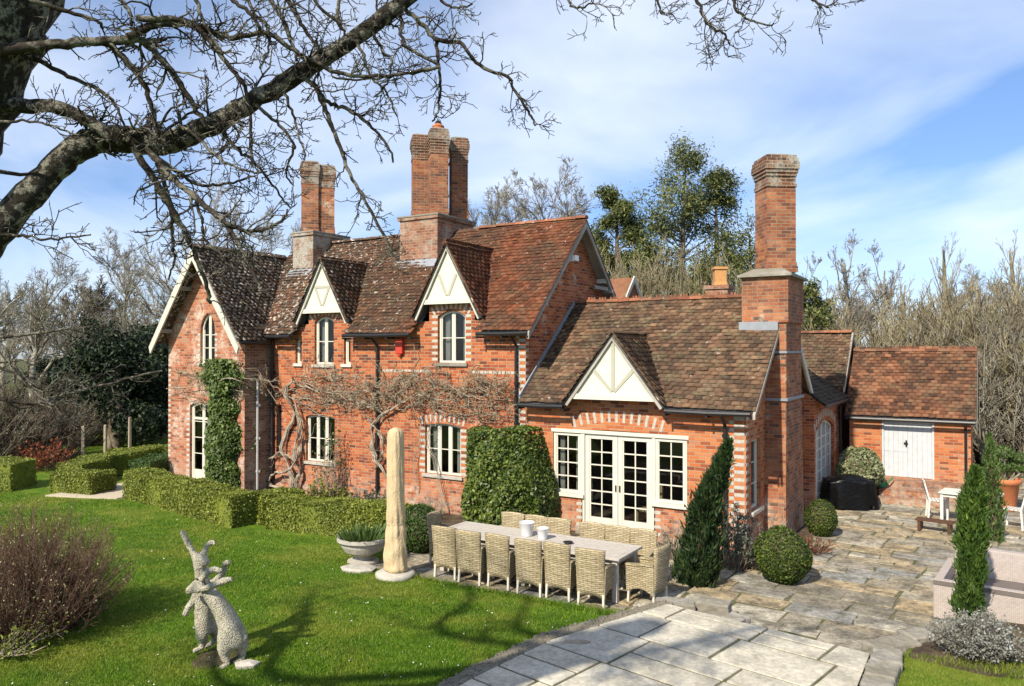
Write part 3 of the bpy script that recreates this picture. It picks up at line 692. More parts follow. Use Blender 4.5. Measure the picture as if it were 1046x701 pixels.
# --- roofs
def tiles(parent, name, mat, O, u, v, W, L, keep=None, deck=True, gauge=.128, tw=.178, seed=1, label=None):
    """overlapping clay tiles: O eaves corner, u along the eaves, v up the slope"""
    rng = np.random.default_rng(seed); O, u, v = (np.array(a, float) for a in (O, u, v)); u = u/np.linalg.norm(u); v = v/np.linalg.norm(v); n = np.cross(u, v)
    nr = int(L/gauge)+1; nc = int(W/tw)+1
    r, c = np.meshgrid(np.arange(nr), np.arange(nc+1), indexing='ij'); r = r.ravel(); c = c.ravel()
    a = (c-.5*(r % 2))*tw; b = r*gauge
    ok = (a > -.5*tw-.01) & (a < W-.03) & (b < L-.02)
    ctr = O+u*(a+tw/2)[:, None]+v*(b+.05)[:, None]
    if keep is not None: ok &= keep(ctr)
    a, b = a[ok], b[ok]; m = len(a)
    sag = .014*np.sin(a*1.3+seed)+.010*np.sin(b*2.1+a*.7)+.006*np.sin(a*4.1+b)
    lift = rng.normal(0, .004, m); hw = tw/2-.0025; tl = .205; yaw = rng.normal(0, .022, m)
    zb = .040+lift+sag+np.abs(rng.normal(0, .006, m)); zt = .006+sag; th = .017
    skew = rng.normal(0, .004, (m, 2)); V = []
    for (du, dv, top) in ((-1, 0, 0), (1, 0, 0), (1, 1, 0), (-1, 1, 0), (-1, 0, 1), (1, 0, 1), (1, 1, 1), (-1, 1, 1)):
        uu = a+tw/2+du*hw-dv*tl*yaw; vv = b+dv*tl+du*hw*yaw+rng.normal(0, .0025, m)*(1-dv); uu = np.clip(uu, 0., W); hh = (zt if dv else zb+du*skew[:, 0])+(th if top else 0)
        V.append(O+u*uu[:, None]+v*vv[:, None]+n*hh[:, None])
    V = np.stack(V, 1).reshape(-1, 3); base = np.arange(m)[:, None, None]*8
    F = (base+np.array([(4,5,6,7),(0,1,5,4),(1,2,6,5),(3,0,4,7)])[None]).reshape(-1, 4)
    parts = [(V, F)]
    o = mesh_np(name, parts, mat, parent)
    if label: o['label'] = label
    if deck:
        g = .2; na, nb = max(1, int(W/g)), max(1, int(L/g)); A, B = np.meshgrid(np.arange(na)*W/na, np.arange(nb)*L/nb, indexing='ij'); A, B = A.ravel(), B.ravel()
        cc = O+u*(A+W/na/2)[:, None]+v*(B+L/nb/2)[:, None]
        if keep is not None: kk = keep(cc); A, B = A[kk], B[kk]
        Q = np.stack([O+u*(A+i*W/na)[:, None]+v*(B+j*L/nb)[:, None]-n*.02 for i, j in ((0, 0), (1, 0), (1, 1), (0, 1))], 1).reshape(-1, 3)
        mesh_np('roof_deck', [(Q, np.arange(len(Q)).reshape(-1, 4))], m_weather, o)
    return o
def ridge_tiles(name, p0, p1, parent, mat=m_ridge, r=.10, seg=.30, seed=0, crest=False):
    rng = np.random.default_rng(seed); p0, p1 = np.array(p0, float), np.array(p1, float); L_ = np.linalg.norm(p1-p0); d = (p1-p0)/L_; sd_ = np.cross(d, (0, 0, 1)); up = np.cross(sd_, d); n = max(1, int(L_/seg)); m = MB()
    for i in range(n):
        a = p0+d*(L_*i/n+.004)+up*rng.normal(0, .006); b = p0+d*(L_*(i+1)/n-.004)+up*rng.normal(0, .006); k = 5; V = []
        for q_, rr in ((a, r), (b, r*.94)):
            for j in range(k+1): t = math.pi*(j/k)*.9+.05*math.pi; V.append(q_+sd_*rr*1.15*math.cos(t)+up*(rr*math.sin(t)-.03))
        F = [(j, j+1, k+2+j, k+1+j) for j in range(k)]+[tuple(range(k+1)), tuple(range(k+1, 2*k+2))[::-1]]
        m.add(V, F)
        if crest:
            for t in (.25, .5, .75): c = a+(b-a)*t+up*(r-.03); m.rbox(c, (.06, .03, .05), math.atan2(d[1], d[0]), .5)
    return m.build(name, mat, parent)

# gablets: ridge line runs back into the roof
GAB = [dict(x=D1, za=6.62, w=.98, zf=4.93, y=-.24, roof='main', seed=31), dict(x=D2, za=6.74, w=1.00, zf=4.96, y=-.24, roof='main', seed=32), dict(x=-2.74, za=4.47, w=1.14, zf=2.98, y=-.42, roof='wing', seed=33)]
def gab_cut(gs):
    def f(c):
        k = np.ones(len(c), bool)
        for g in gs:
            s = (g['za']-g['zf'])/g['w']; zg = g['za']-np.abs(c[:, 0]-g['x'])*s
            k &= ~((c[:, 2] < zg-.05) & (np.abs(c[:, 0]-g['x']) < g['w']+.02))
        return k
    return f
cutm = gab_cut(GAB[:2]); cutw = gab_cut(GAB[2:])
# cross wing roof: ridge x=-15.6, z 7.08, falls 1.41 per metre
XR, ZR, SX = -15.6, 7.10, 1.40
def keep_main(c):
    zx = ZR-np.abs(c[:, 0]-XR)*SX
    return cutm(c) & ~((c[:, 2] < zx-.03) & (c[:, 0] < XR+2.0)) & (c[:, 0] > XR)
vm = np.array([0, 1, SM]); Lm = 2.95*math.hypot(1, SM)
roof = tiles(house, 'main_roof', m_tile_main, (-15.6, -.35, ZE), (1, 0, 0), vm, 10.80, Lm, keep_main, seed=2, label='long clay tiled roof, white lichen to the left and orange tiles to the right')
def plain(name, pts, mat, parent): m = MB(); m.prism(pts, (0, 0, -.05)); return m.build(name, mat, parent)
plain('rear_slope', [(-15.6, 2.6, 7.55), (-4.8, 2.6, 7.55), (-4.8, 5.6, 4.5), (-15.6, 5.6, 4.5)], m_tile_main, house)
ridge_tiles('ridge', (-15.4, 2.6, 7.60), (-9.2, 2.6, 7.60), house, m_tile_main, seed=1); ridge_tiles('ridge', (-8.2, 2.6, 7.60), (-4.80, 2.6, 7.60), house, m_ridge, seed=2)
def keep_left(c):
    zmain = ZE+(c[:, 1]+.35)*SM
    return (c[:, 1] < -.3) | (c[:, 2] > zmain-.06)
tiles(house, 'left_wing_roof', m_tile_left, (XR+1.95, -1.38, ZR-1.95*SX), (0, 1, 0), (-1, 0, SX), 4.2, 1.95*math.hypot(1, SX), keep_left, seed=3, label='steep tiled roof of the left wing, thick with white lichen')
plain('rear_slope', [(XR, -1.38, ZR), (XR, 5.2, ZR), (XR-1.95, 5.2, ZR-1.95*SX), (XR-1.95, -1.38, ZR-1.95*SX)], m_tile_left, house)
ridge_tiles('ridge', (XR, -1.40, ZR+.04), (XR, 2.3, ZR+.04), house, m_tile_left, seed=3)
vw = np.array([0, 1, SW]); Lw = 2.90*math.hypot(1, SW)
tiles(house, 'right_wing_roof', m_tile_wing, (-5.12, -.36, ZW), (1, 0, 0), vw, 5.40, Lw, cutw, seed=4, label='mottled brown tiled roof of the right wing')
plain('rear_slope', [(-5.1, 2.52, 5.30), (.27, 2.52, 5.30), (.27, 5.5, 2.78), (-5.1, 5.5, 2.78)], m_tile_wing, house)
ridge_tiles('ridge', (-5.1, 2.54, 5.37), (-.45, 2.54, 5.37), house, m_ridge, seed=4, crest=True)
# lead flashing where the wing roof meets the gable
m = MB(); m.beam((-5.10, -.3, 3.02), (-5.10, 2.5, 5.36), .035, .16); m.build('flashing', m_lead, house)

for g in GAB:
    base = house; s = (g['za']-g['zf'])/g['w']; y0 = g['y']
    z0, sl = (ZE, SM) if g['roof'] == 'main' else (ZW, SW)
    mat = m_tile_main if g['roof'] == 'main' else m_tile_wing
    yb = (g['za']-z0)/sl-.35
    for sd_ in (-1, 1):
        O = np.array([g['x']+sd_*(g['w']+.03), 0, g['zf']-.03*s]); 
        if sd_ > 0: O[1] = y0-.05; u = (0, 1, 0)
        else: O[1] = yb+.1; u = (0, -1, 0)
        tiles(house, 'gablet_roof', mat, O, u, (-sd_, 0, s), yb+.15-y0, (g['w']+.03)*math.hypot(1, s), lambda c: c[:, 2] > z0+(c[:, 1]+.35)*sl-.12, seed=g['seed']+sd_)
    ridge_tiles('ridge', (g['x'], y0-.06, g['za']+.04), (g['x'], yb, g['za']+.04), house, mat, .07, .28, g['seed'])
    big = g['roof'] == 'wing'; zt = g['za']-(1.36 if big else 1.40); hw = (g['za']-.04-zt)/s; bw = .07 if big else .065
    t = MB(); yp = y0+.07
    t.prism([(g['x']-hw, yp, zt), (g['x']+hw, yp, zt), (g['x'], yp, g['za']-.04)], (0, .06, 0)); tp = t.build('gablet', m_tymp, house, label='cream rendered gablet with pale timber pattern')
    f = MB()      # applied timbers
    zmid = zt+(g['za']-zt)*(.14 if big else .16)
    if big:
        f.beam((g['x'], yp-.012, zt+.13), (g['x'], yp-.012, g['za']-.2), .02, .075, (1, 0, 0)); 
        for sd_ in (-1, 1): f.beam((g['x'], yp-.009, zt+.17), (g['x']+sd_*.47, yp-.009, zt+.62), .02, .075, (0, 1, 0)) if False else f.prism([(g['x']+sd_*.0, yp-.018, zt+.12), (g['x']+sd_*.06, yp-.018, zt+.10), (g['x']+sd_*.52, yp-.018, zt+.58), (g['x']+sd_*.46, yp-.018, zt+.64)], (0, .018, 0))
    else:
        for sd_ in (-1, 1): f.prism([(g['x'], yp-.016, zt+.14), (g['x']+sd_*.06, yp-.016, zt+.12), (g['x']+sd_*.30, yp-.016, zt+.64), (g['x']+sd_*.235, yp-.016, zt+.68)], (0, .016, 0))
        if g['x'] == D1: f.prism([(g['x']-.30, yp-.014, zt+.62), (g['x']+.30, yp-.014, zt+.62), (g['x']+.29, yp-.014, zt+.69), (g['x']-.29, yp-.014, zt+.69)], (0, .014, 0))
    f.build('timber', m_tymp_t, tp)
    f = MB(); f.box(g['x']-hw-.04, g['x']+hw+.04, yp-.045, yp, zt-.07, zt+.05); f.build('sill_board', m_cream, tp)
    f = MB(); ln = math.hypot(1, s)
    for sd_ in (-1, 1):
        a = Vector((g['x']+sd_*(g['w']+.0), y0, g['zf']-.06)); b = Vector((g['x'], y0, g['za']-.02)); d = (b-a).normalized(); nn = Vector((-d.z, 0, d.x))*(1 if sd_ > 0 else -1)
        if nn.z > 0: nn = -nn
        f.prism([a, b, b+Vector((0, 0, -bw*ln/1.0)) if False else b+nn*0+Vector((0, 0, -bw*1.75)), a+nn*bw+d*.0], (0, .04, 0))
    f.build('bargeboard', m_barge if big else m_bargew, house)
    if not big:   # small cheeks beside the dormer
        c = MB()
        for sd_ in (-1, 1): x = g['x']+sd_*.70; c.add([(x, 0, 4.6), (x, .55, 5.05), (x, .9, 5.42), (x, 0, 5.42)], [(0, 1, 2, 3)])
        c.build('dormer_cheek', m_brick, house, uv=True)

def verge(name, pts, mat, w=.045, h=.17, off=0.):
    m = MB()
    for a, b in zip(pts[:-1], pts[1:]): m.beam(a, b, w, h)
    return m.build(name, mat, house)
# bargeboards of the gables
def barge(x, y0, z0, ym, zm, y1, z1, mat, h=.2, t=.05, name='bargeboard'):
    m = MB()
    for (ya, za, yb, zb) in ((y0, z0, ym, zm), (y1, z1, ym, zm)):
        dz = h*math.hypot(yb-ya, zb-za)/abs(yb-ya)
        m.prism([(x, ya, za), (x, yb, zb), (x, yb, zb-dz), (x, ya, za-h*.9)], (-t, 0, 0))
    m.build(name, mat, house)
barge(-4.81, -.40, ZE-.02, 2.6, 7.57, 5.6, 4.5, m_barge, .17)
barge(.29, -.42, ZW-.05, 2.53, 5.29, 5.55, 2.74, m_barge, .11)
m = MB(); m.prism([(.33, 3.3, 4.66), (.33, 5.7, 2.66), (.33, 5.85, 2.42), (.33, 5.6, 2.55), (.33, 3.2, 4.5)], (-.05, 0, 0)); m.build('bargeboard', m_bargew, house)
m = MB(); y = -1.42     # left wing bargeboards
for sd_ in (-1, 1):
    m.prism([(XR+sd_*2.05, y, ZR-2.05*SX-.02), (XR, y, ZR+.03), (XR, y, ZR-.36), (XR+sd_*1.98, y, ZR-2.05*SX-.22)], (0, .05, 0))
m.build('bargeboard', m_bargew, house)
m = MB()
for sd_ in (-1, 1):
    for f_ in (.35, .8): m.box(XR+sd_*2.0*f_-.05, XR+sd_*2.0*f_+.05, -1.37, -.95, ZR-2.0*f_*SX-.22, ZR-2.0*f_*SX-.10)
m.build('purlin_ends', m_barge, house)
m = MB()
for (yy, zz_) in ((.55, 5.28), (1.65, 6.4), (3.9, 6.05)): m.box(-5.12, -4.86, yy-.05, yy+.05, zz_-.08, zz_+.04)
m.build('purlin_ends', m_bargew, house)
m = MB(); m.beam((-5.05, 3.55, 5.85), (-4.82, 3.9, 5.80), .1, .1); m.box(-4.98, -4.70, 4.0, 4.1, 5.70, 5.80); m.build('gable_brace', m_barge, house)
m = MB(); m.box(-5.10, -4.86, 2.02, 2.24, 6.42, 6.56); m.rbox((-4.98, 1.98, 6.40), (.2, .12, .16), .3, .7); m.build('flood_light', m_lampw, house)
# soffits under the verges
m = MB(); m.add([(-5.13, -.35, ZE-.05), (-4.81, -.35, ZE-.05), (-4.81, 2.6, 7.48), (-5.13, 2.6, 7.48)], [(0, 1, 2, 3)]); m.add([(-5.13, 5.5, ZE-.05), (-4.81, 5.5, ZE-.05), (-4.81, 2.6, 7.48), (-5.13, 2.6, 7.48)], [(3, 2, 1, 0)]); m.build('soffit', m_barge, house)

# --- gutters and downpipes
def gutter(x0, x1, y, z, name='gutter'):
    m = MB(); m.tube([(x0, y, z), ((x0+x1)/2, y, z-.012), (x1, y, z)], .05, 8)
    n = int((x1-x0)/.6)
    for i in range(n+1): x = x0+(x1-x0)*i/max(n, 1); m.box(x-.02, x+.02, y-.02, y+.3, z-.10, z-.055)
    m.build(name, m_black, house)
gutter(-13.6, D1-1.02, -.40, ZE-.04); gutter(D1+1.0, D2-1.02, -.40, ZE-.04); gutter(D2+1.02, -4.85, -.40, ZE-.04)
gutter(-5.1, -3.92, -.42, ZW-.05); gutter(-1.55, .2, -.42, ZW-.05)
m = MB(); m.tube([(-13.62, -1.3, 4.33), (-13.62, -.4, 4.33)], .05, 8); m.build('gutter', m_black, house)
def pipe(x, y, z0, z1, mat=m_black, yt=None, r=.038):
    m = MB(); path = [(x, y, z0), (x, y, z1-.25)]
    path += [(x, yt if yt is not None else y, z1)]
    m.tube(path, r, 8)
    z = z0+.5
    while z < z1-.3: m.tube([(x, y, z), (x, y, z+.07)], r*1.35, 8); m.box(x-.07, x+.07, y+.02, y+.06, z, z+.06); z += .95
    m.build('downpipe', mat, house)
pipe(-9.68, -.07, -.05, ZE-.06, yt=-.36); pipe(-5.36, -.07, -.05, ZE-.06, yt=-.36); pipe(-.40, -.08, -.05, ZW-.07, yt=-.38)
pipe(-13.78, -.55, .1, 3.3, m_zinc, r=.034); pipe(-13.7, -.09, .1, 4.4, m_black)
m = MB(); m.box(-9.03, -8.80, -.11, -.005, 4.02, 4.42); m.prism([(-8.985, -.1, 4.02), (-8.845, -.1, 4.02), (-8.915, -.06, 3.9)], (0, .05, 0)); m.build('alarm_box', m_alarm, house, bevel=.02)

# --- chimneys
m_brick_head = brick_mat('sooty lichened brick', [(0., (.05, .03, .024)), (.4, (.14, .058, .035)), (.8, (.26, .10, .055)), (1., (.12, .085, .06))], lime_amt=(.50, .60), lime=(.34, .33, .28), dirt=1., moss=.3)
def stack(parent, c, w, z0, z1, rot, mat, pot=False, octo=False):
    """square brick shaft with a stepped head"""
    m = MB(); cx0, cy0 = c; H = z1-z0; ca, sa = math.cos(rot), math.sin(rot)
    def blk(s, a, b): m.rbox((cx0, cy0, a), (s, s, b-a), rot)
    blk(w*1.10, z0, z0+.13); blk(w*1.05, z0+.133, z0+.22); blk(w, z0+.223, z1-.72)
    zz_ = z1-.717; o = m.build('stack', mat, parent, uv=True); m = MB()
    for s, h in ((1.06, .08), (1.01, .16), (1.07, .075), (1.13, .08), (1.20, .15), (1.15, .10), (1.06, .07)): blk(w*s, zz_, zz_+h-.003); zz_ += h
    m.build('stack_head', m_brick_head, parent, uv=True)
    h = MB(); h.rbox((cx0, cy0, zz_-.002), (w*1.0, w*1.0, .05), rot, .7); h.build('flaunching', m_stone, parent)
    if pot:
        p = MB(); p.lathe([(.17, 0), (.16, .08), (.18, .09), (.17, .12), (.12, .14), (.115, .17)], 14, (cx0, cy0, zz_+.02)); p.build('chimney_pot', m_pot, parent)
        p = MB(); p.lathe([(.10, 0), (.10, .04), (.07, .09), (.02, .12)], 12, (cx0, cy0, zz_+.185)); p.build('cowl', m_black, parent)
    return o
def chim_base(x0, x1, y0, y1, z0, z1, mat, label, cap=.05):
    m = MB(); m.box(x0, x1, y0, y1, z0, z1-.16); m.box(x0-cap, x1+cap, y0-cap, y1+cap, z1-.158, z1-.08)
    ch = m.build('chimney', mat, house, uv=True, label=label)
    s = MB(); k = cap+.02; s.prism([(x0-k, y0-k, z1-.078), (x1+k, y0-k, z1-.078), (x1+k, y1+k, z1-.078), (x0-k, y1+k, z1-.078)], (0, 0, .05)); s.build('cap', m_stone, ch, bevel=.01); return ch
c1 = chim_base(-10.42, -9.06, 1.75, 3.55, 6.3, 8.02, m_brick_lichen, 'large brick chimney with three tall stacks')
S_ = .485; d45 = R_(45)
stack(c1, (-10.06, 2.25), S_, 8.0, 10.40, d45, m_brick_stack); stack(c1, (-9.36, 2.18), S_*1.02, 8.0, 10.46, d45, m_brick_stack, pot=True); stack(c1, (-9.30, 3.10), S_, 8.0, 10.40, d45, m_brick_stack); stack(c1, (-10.05, 3.15), S_, 8.0, 10.40, d45, m_brick_stack)
m = MB(); m.prism([(-10.5, 1.72, 6.68), (-8.98, 1.72, 6.68), (-8.98, 1.50, 6.44), (-10.5, 1.50, 6.44)], (0, -.02, .03)); m.build('flashing', m_lead, c1)
c2 = chim_base(-14.85, -13.95, 1.75, 3.3, 6.2, 7.92, m_brick_lich2, 'smaller lichened chimney with two stacks')
stack(c2, (-14.56, 2.2), .53, 7.9, 10.18, d45, m_brick_stack); stack(c2, (-14.26, 2.62), .52, 7.9, 10.10, d45, m_brick_stack)
m = MB(); m.prism([(-14.9, 1.72, 6.68), (-13.9, 1.72, 6.68), (-13.9, 1.5, 6.44), (-14.9, 1.5, 6.44)], (0, -.02, .03)); m.build('flashing', m_lead, c2)
# chimney on the end of the right wing: breast, shoulders, block, shaft
m = MB(); m.add([(.003, 1.40, -.2), (.46, 1.40, -.2), (.46, 3.35, -.2), (.003, 3.35, -.2), (.003, 1.60, 3.1), (.44, 1.60, 3.1), (.44, 3.2, 3.1), (.003, 3.2, 3.1), (.003, 1.62, 4.75), (.44, 1.62, 4.75), (.44, 3.15, 4.75), (.003, 3.15, 4.75)],
      [(0,1,5,4),(1,2,6,5),(2,3,7,6),(4,5,9,8),(5,6,10,9),(6,7,11,10)])
m.box(-.50, .49, 1.58, 3.2, 4.72, 5.72)
c3 = m.build('chimney', m_brick_stack, house, uv=True, label='tall brick chimney on the end wall with a broad shouldered base')
m = MB(); m.prism([(-.58, 1.48, 5.722), (.58, 1.48, 5.722), (.58, 3.3, 5.722), (-.58, 3.3, 5.722)], (0, 0, .05)); m.add([(-.56, 1.5, 5.772), (.56, 1.5, 5.772), (.56, 3.28, 5.772), (-.56, 3.28, 5.772), (-.3, 1.85, 5.93), (.3, 1.85, 5.93), (.3, 2.8, 5.93), (-.3, 2.8, 5.93)], [(0,1,5,4),(1,2,6,5),(2,3,7,6),(3,0,4,7),(4,5,6,7)]); m.build('cap', m_stone, c3)
st = stack(c3, (.06, 2.3), .66, 5.85, 8.46, R_(37), m_brick_stack)
m = MB(); m.box(-.004, .475, 1.545, 3.30, 3.02, 3.08); m.box(.0, .462, 1.575, 3.26, 4.05, 4.10); m.build('iron_band', m_lead, c3)
m = MB(); m.box(-.56, .28, 1.545, 1.60, 4.55, 4.74); m.build('flashing', m_lead, c3)

# --- rear parts of the house
BY = Plane((.40, 0, 0), (0, 1, 0)); bw_ = (5.1, .04, 2.75, 2.2)
mb = MB(); wall(mb, BY, [(4.95, -.2), (8.6, -.2), (8.6, 2.9), (4.95, 2.9)], [outline(*bw_, 'seg', .25)], depth=.12)
wall(mb, Plane((0, 4.95, 0), (1, 0, 0)), [(-.3, -.2), (.4, -.2), (.4, 2.9), (-.3, 3.4)])
wall(mb, BY, [(8.6, -.2), (12.0, -.2), (12.0, 3.1), (10.1, 4.62), (8.6, 3.1)])
wall(mb, Plane((0, 8.6, 0), (1, 0, 0)), [(-7, -.2), (.4, -.2), (.4, 3.1), (-7, 3.1)])
mb.build('rear_range_wall', m_brick, house, uv=True)
window(house, BY, *bw_, 'seg', .25, lights=4, rows=6, gcols=2, fw=.07, mull=.07, bar=.03, sill=False, low=.2, name='arched_garden_window', mat=m_white)
q = MB(); voussoirs(q, BY, 5.0, 7.95, 2.05, .3, 25, .2); q.build('brick_surround', m_quoin, house)
s2 = 1.55/1.7
tiles(house, 'rear_range_roof', m_tile_wing, (-6.5, 8.4, 3.05), (1, 0, 0), (0, 1, s2), 7.1, 1.7*math.hypot(1, s2), None, seed=8)
plain('rear_slope', [(-6.5, 10.1, 4.62), (.6, 10.1, 4.62), (.6, 12.2, 3.0), (-6.5, 12.2, 3.0)], m_tile_wing, house)
ridge_tiles('ridge', (-6, 10.1, 4.68), (.58, 10.1, 4.68), house, m_ridge, seed=9)
barge(.62, 8.36, 3.02, 10.1, 4.66, 12.2, 2.98, m_barge, .13)
m = MB(); m.box(.41, .50, 9.95, 10.15, 3.95, 4.25); m.build('alarm_box', m_alarm, house, bevel=.01)
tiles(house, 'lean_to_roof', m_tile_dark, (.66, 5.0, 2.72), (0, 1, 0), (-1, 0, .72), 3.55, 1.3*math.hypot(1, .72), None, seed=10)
m = MB(); m.tube([(.70, 5.0, 2.70), (.70, 8.5, 2.70)], .045, 8); m.tube([(.5, 8.35, 0), (.5, 8.35, 2.5), (.68, 8.35, 2.68)], .035, 8); m.build('gutter', m_black, house)
m = MB(); m.prism([(-9, 9.0, 5.5), (-9, 10.2, 6.72), (-9, 11.4, 5.5)], (2.3, 0, 0)); m.box(-9, -6.8, 9.1, 11.3, 3, 5.5); m.build('rear_roof', m_tile_shed, house)
m = MB()
for (ya, za) in ((8.95, 5.48), (11.45, 5.48)): m.prism([(-6.62, ya, za), (-6.62, 10.2, 6.78), (-6.62, 10.2, 6.56), (-6.62, ya, za-.16)], (-.05, 0, 0))
m.build('bargeboard', m_bargew, house)
m = MB(); m.box(-3.9, -3.15, 9.7, 10.4, 3.4, 6.15); m.box(-3.95, -3.10, 9.65, 10.45, 6.15, 6.28); c4 = m.build('chimney', m_brick_lichen, house, uv=True, label='low rear chimney with a square buff pot')
m = MB(); m.rbox((-3.52, 10.05, 6.28), (.44, .44, .12), .5, .9); m.rbox((-3.52, 10.05, 6.4), (.38, .38, .42), .5); m.rbox((-3.52, 10.05, 6.82), (.46, .46, .08), .5); m.build('chimney_pot', m_buff, c4)

# ================================================================== THE BRICK SHED
shed = thing('garden_shed', 'small brick outbuilding with mottled red tiled roof and pale boarded double doors', 'outbuilding', (0, 0, 0))
SF = Plane((0, 8.5, 0), (1, 0, 0)); mb = MB()
wall(mb, SF, [(.72, -.1), (3.74, -.1), (3.74, 2.3), (.72, 2.3)], [[(1.62, .56), (2.82, .56), (2.82, 2.14), (1.62, 2.14)]], depth=.1)
wall(mb, Plane((3.74, 0, 0), (0, 1, 0)), [(8.5, -.1), (11.5, -.1), (11.5, 2.2), (8.5, 2.2)]); wall(mb, Plane((.72, 0, 0), (0, -1, 0)), [(-11.5, -.1), (-8.5, -.1), (-8.5, 2.3), (-10.2, 3.9), (-11.5, 2.3)])
mb.build('wall', m_brick_wing, shed, uv=True)
m = MB()
for i in range(9):
    z = 2.2+i*.2; y = 8.42+max(0, (z-2.25)/1.04); m.prism([(3.75, y, z), (3.75, 11.9-max(0, z-2.25)/1.04, z), (3.75, 11.9-max(0, (z+.2-2.25))/1.04, z+.2), (3.75, 8.42+max(0, (z+.2-2.25)/1.04), z+.2)], (.03+.01*(i % 2), 0, 0))
m.build('gable_boarding', m_weather, shed)
for i, x0 in enumerate((1.625, 2.222)):
    m = MB()
    for k in range(5): m.box(x0+k*.119, x0+k*.119+.1155, 8.53, 8.56, .57, 2.13)
    if i == 0: m.box(x0, x0+.59, 8.522, 8.53, 1.28, 1.31)
    d = m.build('door', m_lemon, shed)
    if i == 0: h = MB(); h.box(x0+.54, x0+.58, 8.5, 8.53, 1.42, 1.60); h.box(x0+.50, x0+.60, 8.48, 8.51, 1.5, 1.54); h.build('handle', m_black, d)
f = MB(); f.box(1.57, 1.62, 8.49, 8.6, .56, 2.139); f.box(2.82, 2.87, 8.49, 8.6, .56, 2.139); f.box(1.57, 2.87, 8.488, 8.6, 2.14, 2.2); f.build('door_frame', m_lemon, shed)
ss = 1.78/1.75
tiles(shed, 'roof', m_tile_shed, (.62, 8.25, 2.24), (1, 0, 0), (0, 1, ss), 3.26, 1.82*math.hypot(1, ss), None, seed=12)
m = MB(); m.prism([(.62, 10.05, 4.05), (3.86, 10.05, 4.05), (3.86, 12, 2.2), (.62, 12, 2.2)], (0, 0, -.05)); m.build('rear_slope', m_tile_shed, shed)
ridge_tiles('ridge', (.62, 10.06, 4.10), (3.88, 10.06, 4.10), shed, m_tile_shed, seed=13)
m = MB(); m.tube([(.65, 8.2, 2.18), (3.85, 8.2, 2.18)], .05, 8); m.tube([(3.62, 8.44, 0), (3.62, 8.44, 2.0), (3.62, 8.2, 2.15)], .035, 8); m.build('gutter', m_black, shed)
m = MB(); m.prism([(3.90, 8.2, 2.2), (3.90, 10.06, 4.09), (3.90, 10.06, 3.9), (3.90, 8.2, 2.05)], (-.04, 0, 0)); m.prism([(3.90, 12, 2.2), (3.90, 10.06, 4.09), (3.90, 10.06, 3.9), (3.90, 12, 2.05)], (-.04, 0, 0)); m.build('bargeboard', m_weather, shed)
# brick steps and plinth before the shed
st_ = thing('brick_steps', 'low flight of red brick steps before the shed doors', 'steps', (1.6, 7.2, 0)); m = MB()
for i in range(3): m.box(0, 2.1-.06*i, i*.36, 1.28, -.1 if i == 0 else i*.175-.02, .175*(i+1))
m.build('steps', m_brick_stack, st_, uv=True)

# ================================================================== PLANTS
def interp_paths(P, k):
    """resample one polyline to k points with a Catmull-Rom curve"""
    P = np.asarray(P, float); n = len(P)
    if n == 2: t = np.linspace(0, 1, k)[:, None]; return P[0]*(1-t)+P[1]*t
    Q = np.vstack([2*P[0]-P[1], P, 2*P[-1]-P[-2]]); out = []
    for s in np.linspace(0, n-1-1e-6, k):
        i = int(s); t = s-i; a, b, c, d = Q[i], Q[i+1], Q[i+2], Q[i+3]
        out.append(.5*((2*b)+(-a+c)*t+(2*a-5*b+4*c-d)*t*t+(-a+3*b-3*c+d)*t**3))
    return np.array(out)
def spawn(rng, P, Rd, m, tr=(.25, 1.), length=(.4, .7), ang=(.5, 1.1), up=.2, wig=.25, k=5, rr=.6, taper=.35, absolute=False, lift=0., rmin=.0, shrink=.5):
    n, kk, _ = P.shape; idx = np.repeat(np.arange(n), m); N_ = len(idx)
    t = rng.uniform(tr[0], tr[1], N_); f = t*(kk-1.001); i = f.astype(int); w = (f-i)[:, None]
    pos = P[idx, i]*(1-w)+P[idx, i+1]*w; tan = unit(P[idx, i+1]-P[idx, i]); r0 = (Rd[idx, i]*(1-w[:, 0])+Rd[idx, i+1]*w[:, 0])*rr
    perp = unit(np.cross(tan, rng.normal(0, 1, (N_, 3)))); a = rng.uniform(ang[0], ang[1], N_)[:, None]
    d = unit(tan*np.cos(a)+perp*np.sin(a)+np.array([0, 0, up]))
    plen = np.linalg.norm(np.diff(P, axis=1), axis=2).sum(1)[idx]
    L = rng.uniform(length[0], length[1], N_)*(1 if absolute else plen)*(1-shrink*(t-tr[0])/max(tr[1]-tr[0], .01))
    pts = [pos]
    for j in range(k-1):
        pts.append(pts[-1]+d*(L/(k-1))[:, None]); d = unit(d+rng.normal(0, wig, (N_, 3))+np.array([0, 0, lift]))
    rad = np.maximum(r0[:, None]*np.linspace(1, taper, k)[None], rmin)
    return np.stack(pts, 1), rad
def one(path, rads, k=8): 
    P = interp_paths(path, k); r = np.interp(np.linspace(0, 1, k), np.linspace(0, 1, len(rads)), rads); return P[None], r[None]

